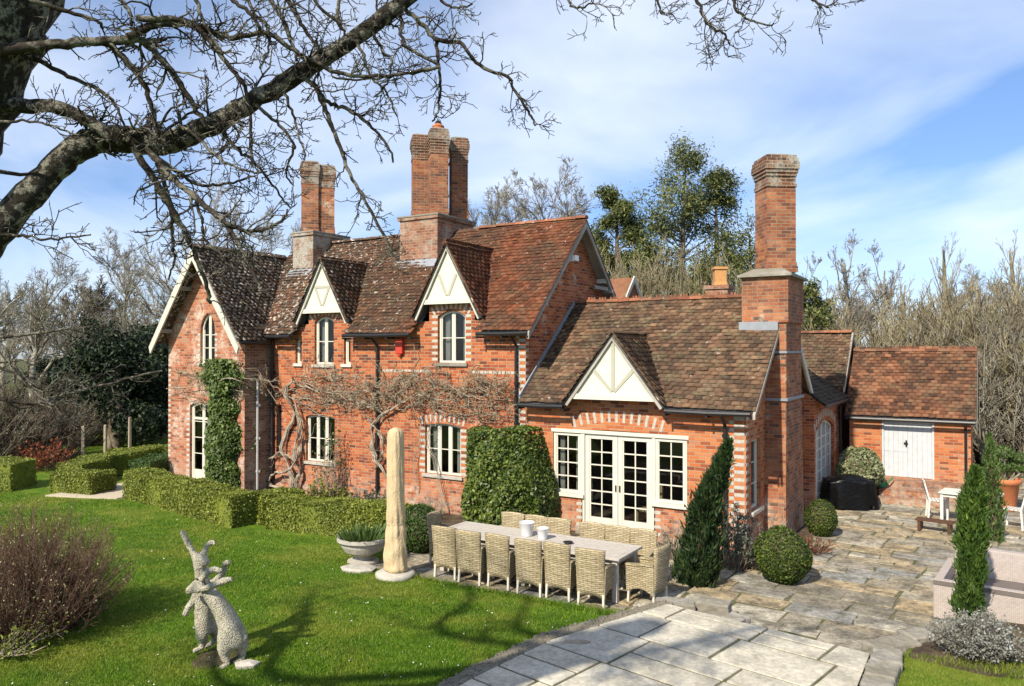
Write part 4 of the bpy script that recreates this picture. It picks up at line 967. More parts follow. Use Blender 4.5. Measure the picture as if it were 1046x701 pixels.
# ---- bare trees in the distance: a few of each kind, copied
def bare_tree(name, rng, H, spread, levels, label, cat='tree', bark=None, tbark=None, sides=5, forks=None, rad=None):
    t = thing(name, label, cat)
    r0 = rad or H*.018
    trunk = one([(0, 0, -.3), (rng.normal(0, .02)*H, rng.normal(0, .02)*H, H*.25), (rng.normal(0, .03)*H, rng.normal(0, .03)*H, H*.55), (rng.normal(0, .04)*H, rng.normal(0, .04)*H, H*.86)], [r0*1.25, r0, r0*.7, r0*.2], 8)
    P, Rr = trunk; big = [tubes(P, Rr, 8)]; fine = []
    for li, lv in enumerate(levels):
        P, Rr = spawn(rng, P, Rr, **lv); (big if li == 0 else fine).append(tubes(P, Rr, sides if li < 1 else 3))
    mesh_np('trunk', big, tbark or bark, t, smooth=True); mesh_np('crown', fine, bark, t); return t
OAK = [dict(m=13, tr=(.28, .98), length=(.42, .62), ang=(.6, 1.15), up=.25, wig=.16, k=6, rr=.55, taper=.3), dict(m=8, tr=(.2, 1), length=(.35, .6), ang=(.4, 1.), up=.15, wig=.2, k=5, rr=.6, taper=.35), dict(m=8, tr=(.15, 1), length=(.35, .65), ang=(.4, 1.), up=.1, wig=.25, k=4, rr=.6, taper=.5, rmin=.011), dict(m=6, tr=(.2, 1), length=(.4, .8), ang=(.3, .9), up=.1, wig=.25, k=3, rr=.7, taper=.7, rmin=.008)]
ASH = [dict(m=9, tr=(.35, .98), length=(.4, .6), ang=(.35, .8), up=.3, wig=.12, k=6, rr=.55, taper=.3), dict(m=7, tr=(.2, 1), length=(.3, .55), ang=(.35, .8), up=.25, wig=.18, k=5, rr=.55, taper=.4), dict(m=6, tr=(.2, 1), length=(.35, .6), ang=(.4, .9), up=.2, wig=.2, k=4, rr=.6, taper=.5, rmin=.010, lift=.06), dict(m=6, tr=(.2, 1), length=(.4, .8), ang=(.3, .8), up=.2, wig=.2, k=3, rr=.7, taper=.7, rmin=.008, lift=.08)]
POP = [dict(m=34, tr=(.08, .9), length=(.3, .5), ang=(.25, .5), up=.55, wig=.05, k=6, rr=.26, taper=.3, lift=.10), dict(m=9, tr=(.15, 1), length=(.25, .5), ang=(.2, .5), up=.4, wig=.1, k=4, rr=.5, taper=.4, lift=.1, rmin=.007), dict(m=5, tr=(.2, 1), length=(.3, .6), ang=(.2, .6), up=.3, wig=.12, k=3, rr=.6, taper=.6, rmin=.006)]
rng = np.random.default_rng(77)
def far_pos(px, d): p = atD(px, 358, d); return (p[0], p[1], -.1)
def hgt(y, d): return 4.113+(358-y)/FPX*d
oak1 = bare_tree('bare_oak', rng, 13., 5, OAK, 'broad bare tree rising behind the main ridge right of the three stack chimney', bark=m_grey_bark); oak1.location = far_pos(552, 52); s = hgt(178, 52)/13.6; oak1.scale = (s,)*3
oak2 = bare_tree('bare_oak', rng, 12., 5, OAK, 'bare grey tree behind the left wing roof with crown above its gable', bark=m_grey_bark); oak2.location = far_pos(205, 40); s = hgt(185, 40)/12.4; oak2.scale = (s*.9, s*.9, s)
ash1 = bare_tree('bare_ash', rng, 12., 4, ASH, 'bare forking tree directly right of the tall end chimney', bark=m_grey_bark); ash1.location = far_pos(862, 41); s = hgt(238, 41)/12; ash1.scale = (s,)*3
pop1 = bare_tree('bare_poplar', rng, 13., 3, POP, 'tallest upright bare tree above the outbuilding roof', bark=m_tan_bark); pop1.location = far_pos(962, 46); s = hgt(226, 46)/13; pop1.scale = (s*1.25, s*1.25, s)
TR = [(oak1, 492, 56, 186, 'bare tree half hidden by the three stack chimney'), (oak2, 612, 60, 205, 'bare pale tree between the main gable and the left conifer'), (oak1, 140, 46, 240, 'bare tree left of the left wing behind the yew'),
      (oak2, 40, 44, 252, 'bare wide tree beyond the lawn at the left of the view'), (ash1, -30, 38, 240, 'bare tree at the left edge behind the leaning trunk'), (ash1, 905, 47, 250, 'slim bare tree left of the tallest upright tree'),
      (pop1, 1032, 48, 226, 'upright bare tree at the right edge'), (oak1, 1085, 44, 250, 'bare tree beyond the right edge'), (pop1, 925, 52, 268, 'upright bare tree over the outbuilding ridge left end'), (pop1, 1000, 54, 262, 'upright bare tree between the two tallest on the right'),
      (ash1, 820, 52, 262, 'bare tree partly behind the tall end chimney'), (oak2, 80, 62, 285, 'distant bare tree above the yew'), (ash1, 5, 60, 278, 'distant bare tree at far left'), (oak1, 1010, 70, 275, 'distant bare tree behind the right hand thicket'),
      (oak2, 250, 64, 215, 'distant bare tree behind the left wing ridge'), (ash1, 300, 60, 226, 'distant bare tree behind the two stack chimney')]
for i, (src, px, d, y, lab) in enumerate(TR):
    sc = hgt(y, d)/{oak1: 13.6, oak2: 12.4, ash1: 12., pop1: 13.}[src]
    dup(src, far_pos(px, d), i*1.7+.6, lab, (sc*.95, sc*.95, sc) if src is not pop1 else (sc*1.2, sc*1.2, sc), group='bare winter trees around the house')
# coppiced thicket behind the outbuilding
def coppice(rng, bk):
    t = thing('coppice_clump', 'tall clump of bare coppice stems in the thicket behind the brick outbuilding', 'bush', group='bare thicket behind the outbuilding')
    Ps, Rs = [], []
    for i in range(46):
        a = rng.uniform(0, 6.28); r = rng.uniform(.1, 1.5); h = rng.uniform(4.5, 8.2); lean = rng.uniform(.02, .22)
        b = np.array([r*math.cos(a), r*math.sin(a), -.2]); e_ = b+np.array([math.cos(a)*lean*h, math.sin(a)*lean*h, h])
        P, R2 = one([b, b*.6+e_*.4+rng.normal(0, .15, 3), e_], [.036, .026, .010], 6); Ps.append(P[0]); Rs.append(R2[0])
    P, Rr = np.array(Ps), np.array(Rs); big = [tubes(P, Rr, 4)]
    P1, R1 = spawn(rng, P, Rr, 12, (.2, 1), (.14, .3), (.25, .7), .35, .12, 4, .55, .5, rmin=.012, lift=.08); P2, R2 = spawn(rng, P1, R1, 4, (.2, 1), (.3, .7), (.3, .8), .2, .15, 3, .7, .7, rmin=.010)
    mesh_np('stems', big, bk, t); mesh_np('twigs', [tubes(P1, R1, 3), tubes(P2, R2, 3)], bk, t); return t
cop = coppice(rng, m_tan_bark); cop.location = far_pos(900, 33); cop.scale = (1.2, 1.2, .8); cop2 = coppice(rng, m_grey_bark); cop2.location = far_pos(1052, 33); cop2.scale = (1.2, 1.2, .9); cop3 = coppice(rng, m_brown_bark); cop3.location = far_pos(845, 37); cop3.scale = (1.2, 1.2, .7)
for i, (px, d, y) in enumerate([(860, 36, 345), (935, 35, 325), (968, 33, 318), (1000, 32, 312), (1035, 31, 305), (1070, 30, 305), (885, 40, 325), (950, 42, 305), (990, 40, 300), (1025, 40, 290), (1060, 40, 285), (840, 42, 322), (1015, 27, 345), (1045, 26, 340), (1085, 27, 320), (915, 31, 345), (975, 29, 345), (1030, 29, 330), (1010, 36, 305)]):
    dup((cop, cop2, cop, cop3)[i % 4], far_pos(px, d), i*2.3, scale=(1.3, 1.3, max(.35, hgt(y, d)/8.2*1.05)))
for i, (px, d, y) in enumerate([(612, 42, 262), (650, 43, 255), (690, 42, 258), (730, 42, 262), (770, 43, 268), (810, 42, 290)]):
    dup(cop, far_pos(px, d), i*1.9, 'clump of straight bare stems under the conifers behind the right wing roof', (1.3, 1.3, hgt(y, d)/8.2), group='bare stems under the conifers')
# far woodland closing the horizon
rng = np.random.default_rng(9); parts = []
for i in range(120):
    px = rng.uniform(-260, 1300); d = rng.uniform(70, 150); H = hgt(rng.uniform(292, 325), d); b = np.array(far_pos(px, d))
    P, Rr = one([b, b+[0, 0, H*.5], b+[0, 0, H*.9]], [.2, .15, .05], 5); P1, R1 = spawn(rng, P, Rr, 14, (.1, 1), (.3, .5), (.4, 1.), .3, .15, 4, .5, .4, rmin=.05); P2, R2 = spawn(rng, P1, R1, 9, (.2, 1), (.4, .7), (.4, 1.), .2, .2, 3, .7, .7, rmin=.04)
    P3, R3 = spawn(rng, P2, R2, 3, (.2, 1), (.4, .8), (.4, 1.), .2, .2, 3, .7, .7, rmin=.03)
    for q in ((P, Rr), (P1, R1), (P2, R2), (P3, R3)): parts.append(tubes(*q, 3))
tag(mesh_np('far_woodland', parts, m_brown_bark), 'bare brown woodland closing the view in the distance', 'woodland', kind='stuff')

# ---- evergreens
def ell_leaves(rng, c, r, n, size, lump=.18, inner=.72, aspect=.55, spread=.7, squash=None):
    d = unit(rng.normal(0, 1, (n, 3))); ph = rng.uniform(0, 6.28, (6,)); fr = rng.uniform(2.5, 6, (6, 3))
    L = sum(np.sin(d@fr[i]+ph[i]) for i in range(6))/6
    rad = (1+lump*L*2)*rng.uniform(inner, 1.0, n)**.6
    C = np.array(c)+d*np.array(r)*rad[:, None]
    return leaves(rng, C, d, size, aspect, spread)
def conifer(rng, H, W, label, n=26, bare=.18, clump=360, mat=None, lean=0.):
    t = thing('conifer_tree', label, 'tree'); P, Rr = one([(0, 0, -.3), (lean*.3, 0, H*.4), (lean, .1, H*.97)], [.34, .24, .04], 10); tr = [tubes(P, Rr, 7)]
    P1, R1 = spawn(rng, P, Rr, n*2, (bare, .99), (.9, 1.25), (.9, 1.4), .12, .12, 6, .4, .25, absolute=False, lift=.06)
    # branch length follows the outline
    L = np.linalg.norm(P1[:, -1]-P1[:, 0], axis=1); z = P1[:, 0, 2]/H; want = W*(.30+.95*np.sin(np.clip((1-z)*1.25, 0, 1)*math.pi*.62))*rng.uniform(.45, 1.1, len(L)); P1 = P1[:, :1]+(P1-P1[:, :1])*(want/L)[:, None, None]
    tr.append(tubes(P1, R1, 4)); mesh_np('trunk', tr, m_brown_bark, t, True)
    P2, R2 = spawn(rng, P1, R1, 7, (.35, 1), (.25, .5), (.4, .9), .1, .15, 4, .5, .4); pts = np.concatenate([P2[:, 1:].reshape(-1, 3), P1[:, 3:].reshape(-1, 3)])
    sel = rng.integers(0, len(pts), n*clump); C = pts[sel]+rng.normal(0, 1, (len(sel), 3))*np.array([.26, .26, .24])*W*.40
    mesh_np('crown', [leaves(rng, C, (C-np.array([lean*.5, 0, H*.55]))*[1, 1, .3], .24, .30, 1.6)], mat or m_pine, t); return t
rng = np.random.default_rng(21)
c_ = conifer(rng, hgt(150, 50), 3.6, 'tallest feathery conifer behind the wing roof, left of the tall end chimney', 30, .26, 700, lean=.4); c_.location = far_pos(694, 50)
c_ = conifer(rng, hgt(166, 51), 2.9, 'second tall conifer touching the tallest one on its right', 26, .30, 700, lean=-.2); c_.location = far_pos(734, 51)
c_ = conifer(rng, hgt(183, 48), 2.2, 'slimmer dark conifer nearest the main gable', 36, .20, 1100); c_.location = far_pos(630, 48)
c_ = conifer(rng, hgt(232, 46), 2.4, 'low conifer just left of the tall end chimney', 26, .3, 320); c_.location = far_pos(766, 46)
c_ = conifer(rng, hgt(255, 49), 3.0, 'bushy low conifer between the two tallest and the dark slim one', 26, .25, 330); c_.location = far_pos(665, 47)
c_ = conifer(rng, hgt(292, 80), 2.4, 'small distant fir on the skyline at the left', 24, .2, 150, m_yew); c_.location = far_pos(97, 80)
c_ = conifer(rng, hgt(288, 38), 1.3, 'ivy dark evergreen just right of the tall end chimney', 20, .25, 260, m_pine); c_.location = far_pos(832, 38)
y_ = thing('yew_tree', 'large dark yew tree beside the left wing', 'tree', far_pos(118, 33))
P, Rr = one([(0, 0, -.3), (.1, 0, 2), (0, 0, 4.5)], [.35, .3, .12], 5); mesh_np('trunk', [tubes(P, Rr, 7)], m_brown_bark, y_, True)
prt = []
for i in range(22):
    a = rng.uniform(0, 6.28); zc = rng.uniform(1.0, 5.0); rr = 2.15*(1-(zc/6.4)**2.2)*rng.uniform(.5, .95); prt.append(ell_leaves(rng, (rr*math.cos(a), rr*math.sin(a), zc), (1.05, 1.05, .85), 1100, .17, .3, .4, .5, 1.5))
mesh_np('crown', prt, m_yew, y_)
y2 = dup(y_, far_pos(160, 37), 2., 'second dark yew behind the edge of the left wing', 1.0); dup(y_, far_pos(60, 46), 4., 'smaller shaded evergreen left of the big yew', (1., 1., .72))

# ---- clipped hedges
def hedge(name, pts, w, h, label, mat, n=9000, size=.055, z0=0., closed=False, cat='hedge', rnd=.06, seed=0):
    rng = np.random.default_rng(seed+40); pts = np.array(pts, float); t_ = thing(name, label, cat, (pts[0][0], pts[0][1], z0)); o = np.array([pts[0][0], pts[0][1]])
    seg = np.diff(pts, axis=0); Ls = np.linalg.norm(seg, axis=1); prt = []; mb = MB()
    for i, (a, sg, L) in enumerate(zip(pts[:-1], seg, Ls)):
        d = sg/L; nrm = np.array([-d[1], d[0]]); a0 = a-d*(w/2 if i else 0)-o; LL = L+(w/2 if i else 0)+(w/2 if i < len(Ls)-1 else 0)*0
        ii_ = .05; q = [a0+nrm*(w/2-ii_)+d*ii_, a0-nrm*(w/2-ii_)+d*ii_, a0-nrm*(w/2-ii_)+d*(LL-ii_), a0+nrm*(w/2-ii_)+d*(LL-ii_)]
        mb.prism([(*x, 0) for x in q], (0, 0, h-ii_))
        m = int(n*LL/Ls.sum()); fa = np.array([LL*h, LL*h, LL*w, w*h, w*h]); f = rng.choice(5, m, p=fa/fa.sum()); u = rng.random(m); v = rng.random(m)
        x = np.where(f < 3, u*LL, np.where(f == 3, 0, LL)); y = np.where(f == 0, w/2, np.where(f == 1, -w/2, (np.where(f == 2, v, u)-.5)*w)); z = np.where(f == 2, h, v*h)
        N_ = np.zeros((m, 3)); N_[f == 0, :2] = nrm; N_[f == 1, :2] = -nrm; N_[f == 2, 2] = 1; N_[f == 3, :2] = -d; N_[f == 4, :2] = d
        wv = .035*np.sin(x*1.9+seed)+.022*np.sin(x*5.3+z*3+seed)
        C = np.stack([a0[0]+d[0]*x+nrm[0]*y, a0[1]+d[1]*x+nrm[1]*y, z], 1)+N_*(wv+rng.normal(0, .018, m)-.015)[:, None]
        # soften the arris
        prt.append(leaves(rng, C, N_, size, .6, .75))
    mesh_np('foliage', prt, mat, t_); mb.build('stems', mat, t_); return t_
hedge('box_hedge', [(-16.15, -2.72), (-10.55, -3.62)], .72, .78, 'long low clipped box hedge before the left half of the house', m_hedge, 26000, seed=1)
hedge('box_hedge', [(-10.55, -3.25), (-10.15, -2.3)], .60, .74, 'short return of the box hedge turning towards the house', m_hedge, 6500, seed=2)
hedge('box_hedge', [(-9.95, -3.25), (-6.45, -2.62)], .70, .74, 'low clipped box hedge running behind the stone urn', m_hedge, 18000, seed=3)
hedge('box_hedge', [(-18.85, -3.35), (-17.35, -3.0)], .9, .62, 'square ended box hedge left of the gravel path', m_hedge, 10000, seed=4)
hedge('box_hedge', [(-19.3, -2.9), (-20.5, -1.1), (-21.2, 1.2), (-19.0, 3.6)], .8, .72, 'curving box hedge behind the square ended one', m_hedge, 12000, seed=5)
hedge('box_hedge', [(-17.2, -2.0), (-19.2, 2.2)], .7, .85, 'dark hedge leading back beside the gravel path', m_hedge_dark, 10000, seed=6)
hedge('box_hedge', [(-21.6, -4.6), (-20.2, -3.7)], 1.3, .85, 'yellow green hedge block at the left edge of the lawn', m_hedge, 5000, seed=7)
hedge('box_hedge', [(-24.6, 4.2), (-22.3, 6.4)], 1.0, 1.25, 'bright hedge beyond the fence posts', m_hedge, 4000, .07, seed=8)
hedge('box_hedge', [(-19.6, 4.9), (-18.6, 6.2)], 1.6, 1.1, 'yellowish shrub hedge beside the house corner', m_hedge, 2500, .07, seed=9)

def ball(name, loc, r, label, mat, n, size=.045, cat='topiary', lump=.05, zr=None, seed=0, stems=True):
    rng = np.random.default_rng(seed+60); t = thing(name, label, cat, loc); zr = zr or r
    prt = [ell_leaves(rng, (0, 0, zr*.95), (r, r, zr), n, size, lump, .86, .6, .7)]
    mesh_np('foliage', prt, mat, t)
    c = MB(); c.lathe([(.02, 0.0)]+[(r*.9*math.sin(a), zr*.95-zr*.9*math.cos(a)) for a in np.linspace(.25, 3.0, 9)]+[(.01, zr*1.84)], 14); c.build('stems', m_soil, t); return t
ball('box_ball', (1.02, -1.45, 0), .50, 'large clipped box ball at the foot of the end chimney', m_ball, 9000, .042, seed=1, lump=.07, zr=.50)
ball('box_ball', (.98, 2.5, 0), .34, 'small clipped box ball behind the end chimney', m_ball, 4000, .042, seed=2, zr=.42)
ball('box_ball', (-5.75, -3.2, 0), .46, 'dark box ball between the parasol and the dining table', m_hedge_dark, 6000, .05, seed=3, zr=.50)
ball('laurel_bush', (1.15, 7.3, .28), .60, 'variegated cream and green shrub beside the shed doors', m_varieg, 4200, .09, 'shrub', .12, .62, seed=4)

# big clipped evergreen against the wall
rng = np.random.default_rng(31); t = thing('evergreen_bush', 'tall clipped evergreen bush against the wall left of the french doors', 'bush', (-5.35, -.75, 0))
def slab_leaves(rng, x0, x1, yb, yf, prof, n, size, bulge=.25):
    x = rng.uniform(x0, x1, n); hh = np.interp(x, *prof); v = rng.random(n)**.85; z = v*hh; top = rng.random(n) < .14; z[top] = hh[top]
    edge = 1-np.abs((x-(x0+x1)/2)/((x1-x0)/2))**4; y = yf+(1-edge)*(yb-yf)*.8+bulge*(v-.4)**2*1.0+rng.normal(0, .05, n); y[top] = rng.uniform(0, 1, top.sum())*(yb-y[top])+y[top]
    y += .10*np.sin(x*3.1+z*2.3)+.07*np.sin(x*6.3-z*4.7)
    N_ = np.stack([((x-(x0+x1)/2)/((x1-x0)/2))**3*.8, -np.ones(n), .25+0*x], 1); N_[top] = (0, -.2, 1)
    return leaves(rng, np.stack([x, y, z], 1), N_, size, .6, .6)
V1 = slab_leaves(rng, -1.12, 1.10, .72, -.42, ([-1.15, -.95, -.5, .3, .65, .85, 1.12], [1.9, 2.28, 2.22, 2.36, 2.30, 1.7, .9]), 15000, .085)
# the right hand flank
fl = rng.random((5000, 3)); x = .72+fl[:, 0]*.42; C = np.stack([x, -.3+fl[:, 1]*1.0, fl[:, 2]*np.interp(x, [.7, .85, 1.15], [2.3, 1.7, .8])], 1)
mesh_np('foliage', [V1, leaves(rng, C, np.tile([1., -.4, .3], (5000, 1)), .085, .6, .6)], m_laurel, t)
m = MB(); m.prism([(-.62, -.1, 0), (.62, -.1, 0), (.62, .7, 0), (-.62, .7, 0)], (0, 0, 1.9)); m.build('stems', m_soil, t)
# ivy on the left wing
rng = np.random.default_rng(32); t = thing('climbing_ivy', 'column of leafy ivy climbing the left wing beside the garden door', 'ivy', (-14.7, -.98, 0))
n = 9000; z = rng.random(n)*2.9; ww = np.interp(z, [0, .5, 1.5, 2.6, 2.9], [.50, .62, .60, .56, .34]); ww = ww*(1+.12*np.sin(z*5)+.08*np.sin(z*11)); x = rng.uniform(-1, 1, n)*ww+.16+rng.normal(0, .05, n); y = -.30*(1-(np.abs(x)/ww)**3)*np.interp(z, [0, 1, 2.9], [.8, 1.2, .6])+rng.normal(0, .04, n)-.03
n2 = 2600; z2 = 2.8+rng.random(n2)**.8*1.05; x2 = rng.normal(0, .34, n2)*np.interp(z2, [2.8, 3.0, 3.3, 3.95], [.5, .6, 1.3, .6])+.10; y2 = -.05-rng.random(n2)*.35
C = np.concatenate([np.stack([x, y, z], 1), np.stack([x2, y2, z2], 1)]); mesh_np('foliage', [leaves(rng, C, np.tile([0, -1., .4], (len(C), 1)), .105, .65, .6)], m_ivy, t)
m = MB()
for i in range(7): xx = rng.uniform(-.4, .4); m.tube([(xx, -.04, 0), (xx+rng.normal(0, .1), -.08, 1.4), (xx*1.3, -.05, 2.9), (xx*1.2+.1, -.06, 3.7)], [.035, .03, .02, .01], 5)
m.build('stems', m_brown_bark, t)

# leaning dark cypress by the corner, grey shrub, borders
def cypress(name, loc, H, prof, lean, label, mat, n, size, seed, flames=40, mat2=None):
    rng = np.random.default_rng(seed); t = thing(name, label, 'cypress', loc); prt = []; z = rng.random(n)*H; a = rng.uniform(0, 6.28, n); r = np.interp(z/H, *prof)
    pha = rng.uniform(0, 6.28, 5); lump = 1+.16*np.sin(a*3+z*5+pha[0])+.13*np.sin(a*5-z*8+pha[1])+.12*np.sin(z*13+a*2+pha[2]); rr = r*lump*rng.uniform(.45, 1., n)**.5*(1+.35*(rng.random(n) < .06))
    lx = np.interp(z/H, *lean[0]); ly = np.interp(z/H, *lean[1])
    C = np.stack([lx+rr*np.cos(a), ly+rr*np.sin(a), z], 1); A = unit(np.stack([np.cos(a)*.45, np.sin(a)*.45, np.ones(n)], 1)+rng.normal(0, .38, (n, 3)))
    B = unit(np.cross(A, rng.normal(0, 1, (n, 3)))); s = size*rng.uniform(.6, 1.4, (n, 1))
    V = np.stack([C-A*s*.4, C+B*s*.16, C+A*s*.8, C-B*s*.16], 1).reshape(-1, 3); mesh_np('foliage', [(V, np.arange(n*4).reshape(n, 4))], mat, t)
    m = MB(); kz = np.linspace(0, .93, 8); m.tube([(float(np.interp(q, *lean[0])), float(np.interp(q, *lean[1])), q*H) for q in kz], [max(.012, float(np.interp(q, *prof))*.45) for q in kz], 8); m.build('trunk', m_soil, t); return t
cypress('cypress_tree', (-.20, -2.35, 0), 2.55, ([0, .08, .35, .65, .9, 1], [.28, .36, .31, .21, .10, .02]), (([0, .5, 1], [-.05, .10, .52]), ([0, 1], [0, .05])), 'dark leaning cypress by the corner of the right wing', m_cypress_d, 9000, .10, 71)
cypress('cypress_tree', (3.90, -2.95, .25), 2.20, ([0, .1, .3, .5, .7, .85, .95, 1], [.12, .165, .15, .175, .165, .13, .06, .02]), (([0, .4, 1], [0, .02, .08]), ([0, 1], [0, 0])), 'slim bright green cypress standing before the outdoor sofa', m_cypress, 10000, .075, 72)
cypress('conifer_shrub', (4.25, 4.0, 0), 2.3, ([0, .2, .6, .9, 1], [.16, .2, .16, .08, .01]), (([0, 1], [0, -.1]), ([0, 1], [0, 0])), 'wispy yellow green conifer behind the bright cypress', m_bulb, 2200, .09, 73)
def twiggy(name, loc, rx, h, label, mat, nst, seed, leafmat=None, nl=0, lsize=.04, cat='shrub', r0=.012, spread=1., lv2=5, lv3=0, group=None, up=.1):
    rng = np.random.default_rng(seed); t = thing(name, label, cat, loc, group=group); Ps = []; Rs = []
    for i in range(nst):
        a = rng.uniform(0, 6.28); q = rng.random()**.5; b = np.array([math.cos(a), math.sin(a), 0])*q*rx*.35; e_ = np.array([math.cos(a)*q*rx*spread, math.sin(a)*q*rx*spread, h*math.sqrt(max(.06, 1-q*q*.85))*rng.uniform(.75, 1.05)])
        P, R2 = one([b, (b*.55+e_*.45)+rng.normal(0, .05*h, 3), e_], [r0, r0*.7, r0*.25], 6); Ps.append(P[0]); Rs.append(R2[0])
    P, Rr = np.array(Ps), np.array(Rs); P1, R1 = spawn(rng, P, Rr, lv2, (.25, 1), (.15, .35), (.3, .8), up, .2, 4, .6, .5, rmin=r0*.22); prt = [tubes(P, Rr, 4), tubes(P1, R1, 3)]; tips = np.concatenate([P1[:, 2:].reshape(-1, 3), P[:, 4:].reshape(-1, 3)])
    if lv3: P2, R2 = spawn(rng, P1, R1, lv3, (.2, 1), (.3, .7), (.3, .8), up, .2, 3, .7, .7, rmin=r0*.18); prt.append(tubes(P2, R2, 3)); tips = np.concatenate([tips, P2[:, 1:].reshape(-1, 3)])
    mesh_np('stems', prt, mat, t)
    if nl: C = tips[rng.integers(0, len(tips), nl)]+rng.normal(0, .02, (nl, 3)); mesh_np('foliage', [leaves(rng, C, rng.normal(0, 1, (nl, 3))+[0, 0, .8], lsize, .55, .5)], leafmat, t)
    return t
twiggy('grey_shrub', (.12, -1.05, 0), .55, 1.25, 'grey green loose shrub between the leaning cypress and the box ball', m_brown_bark, 46, 1, m_bluegrey, 2600, .05)
twiggy('lavender_bush', (4.02, -4.25, .26), .58, .52, 'mounded silver lavender bush in front of the bright cypress', m_grey_bark, 260, 2, m_grey_leaf, 5200, .036, 'bush', .008, 1., 6)
twiggy('border_shrub', (-1.1, -1.0, 0), .5, .75, 'twiggy bare shrub in the border right of the french doors', m_wist, 60, 3, m_bluegrey, 260, .05)
twiggy('border_shrub', (-.75, -3.0, 0), .3, .35, 'small silvery plant by the end chair of the dining table', m_grey_bark, 50, 13, m_grey_leaf, 500, .035)
twiggy('border_shrub', (-4.25, -.75, 0), .38, .5, 'low leafy plant between the evergreen bush and the french doors', m_brown_bark, 40, 4, m_laurel, 900, .07)
twiggy('border_shrub', (-9.0, -1.0, 0), .8, .62, 'low dark green plant under the middle windows', m_brown_bark, 60, 5, m_bluegrey, 1600, .07)
twiggy('border_shrub', (-10.6, -1.0, 0), .7, .7, 'feathery green plant under the left ground floor window', m_brown_bark, 60, 6, m_hedge, 1500, .07)
twiggy('border_shrub', (-7.4, -.8, 0), .5, .6, 'bare twiggy plant under the window beside the evergreen bush', m_wist, 50, 7)
twiggy('border_shrub', (-18.2, -.6, 0), .6, .8, 'pale spiky plant at the left corner of the house', m_grey_bark, 60, 8, m_grey_leaf, 900, .08)
twiggy('border_shrub', (1.05, .9, 0), .5, .42, 'reddish twiggy plant at the base of the end chimney', m_red_twig, 60, 9, m_rust, 160, .05)
twiggy('border_shrub', (.55, .3, 0), .3, 1.25, 'bare thin stems climbing the end chimney breast', m_wist, 16, 14, None, 0, .05, 'shrub', .008, .7)
twiggy('climbing_rose', (-11.0, -.35, 0), .55, 2.2, 'sparse leafy rose climbing between the two ground floor windows', m_wist, 26, 10, m_ivy, 420, .07, 'rose', .012)
twiggy('red_shrub', far_pos(48, 27), 1.2, 1.1, 'rust red shrub behind the hedges on the left', m_red_twig, 80, 11, m_rust, 1400, .10)
b_ = twiggy('brown_shrub', far_pos(28, 29), 2.6, 3.3, 'large tangled brown shrub beyond the left hedges', m_brown_bark, 170, 12, m_bud, 500, .07, 'shrub', .03, 1., 8, 4)
dup(b_, far_pos(75, 34), 1.2, 'tangled brown shrub in front of the big yew', (.9, .9, .8)); dup(b_, far_pos(-30, 27), 2.6, 'tangled brown shrub at the far left edge', 1.05)

# ---- wisteria on the garden front
def wisteria(name, label, trunks, lines, seed, nsh=120, sp=(-.16, .09)):
    """trunks and lines are traced on the wall plane: (points in photo measure, radius)"""
    rng = np.random.default_rng(seed); t = thing(name, label, 'wisteria', tuple(onY(*trunks[0][0][0], -.2)*[1, 1, 0])); o = np.array(t.location); big = []; stems = []
    for pts, r in trunks:
        W = np.array([onY(x, y, -.16+rng.normal(0, .06)) for x, y in pts]); P, R2 = one(W-o, [r*.72, r*.6, r*.4], 24); P = P+rng.normal(0, .02, P.shape); big.append(tubes(P, R2, 7)); stems.append((P, R2))
        for k in range(2):
            P2 = P+np.stack([.05*np.sin(np.linspace(0, 9, 24)+k*3), .05*np.cos(np.linspace(0, 9, 24)+k*3), 0*np.linspace(0, 1, 24)], 1)[None]; big.append(tubes(P2, R2*.6, 6))
    for pts, r in lines:
        for k in range(3):
            W = np.array([onY(x+rng.normal(0, 3), y+rng.normal(0, 4), (-1.12 if x < 252 else -.14)+rng.normal(0, .06)) for x, y in pts]); P, R2 = one(W-o, [r*.62, r*.45, r*.3], 24); P = P+rng.normal(0, .028, P.shape); big.append(tubes(P, R2*(1 if k == 0 else .6), 6)); stems.append((P, R2))
    mesh_np('stems', big, m_wist, t, True); P = np.concatenate([s[0] for s in stems]); Rr = np.concatenate([s[1] for s in stems])
    P1, R1 = spawn(rng, P, Rr, nsh//7, (.03, 1), (.25, .95), (.4, 1.4), .12, .42, 8, .4, .4, True, lift=0., rmin=.008, shrink=.1); P2, R2 = spawn(rng, P1, R1, 3, (.1, 1), (.1, .4), (.4, 1.2), .1, .4, 5, .7, .5, True, rmin=.006)
    kp = (P1[:, 3, 2] > 2.55) | (rng.random(len(P1)) < .12); P1, R1 = P1[kp], R1[kp]; kp = (P2[:, 2, 2] > 2.5) | (rng.random(len(P2)) < .10); P2, R2 = P2[kp], R2[kp]
    for Q in (P1, P2): wy = Q[:, :, 1]+o[1]; Q[:, :, 1] = np.clip(wy, -.5, np.where(Q[:, :, 0]+o[0] < -13.85, -1.0, -.02))-o[1]; Q[:, :, 1] = np.where((Q[:, :, 0]+o[0] < -13.85), np.clip(Q[:, :, 1]+o[1], -1.5, -1.0)-o[1], Q[:, :, 1])
    mesh_np('shoots', [tubes(P1, R1, 4), tubes(P2, R2, 3)], m_wist_d, t); return t
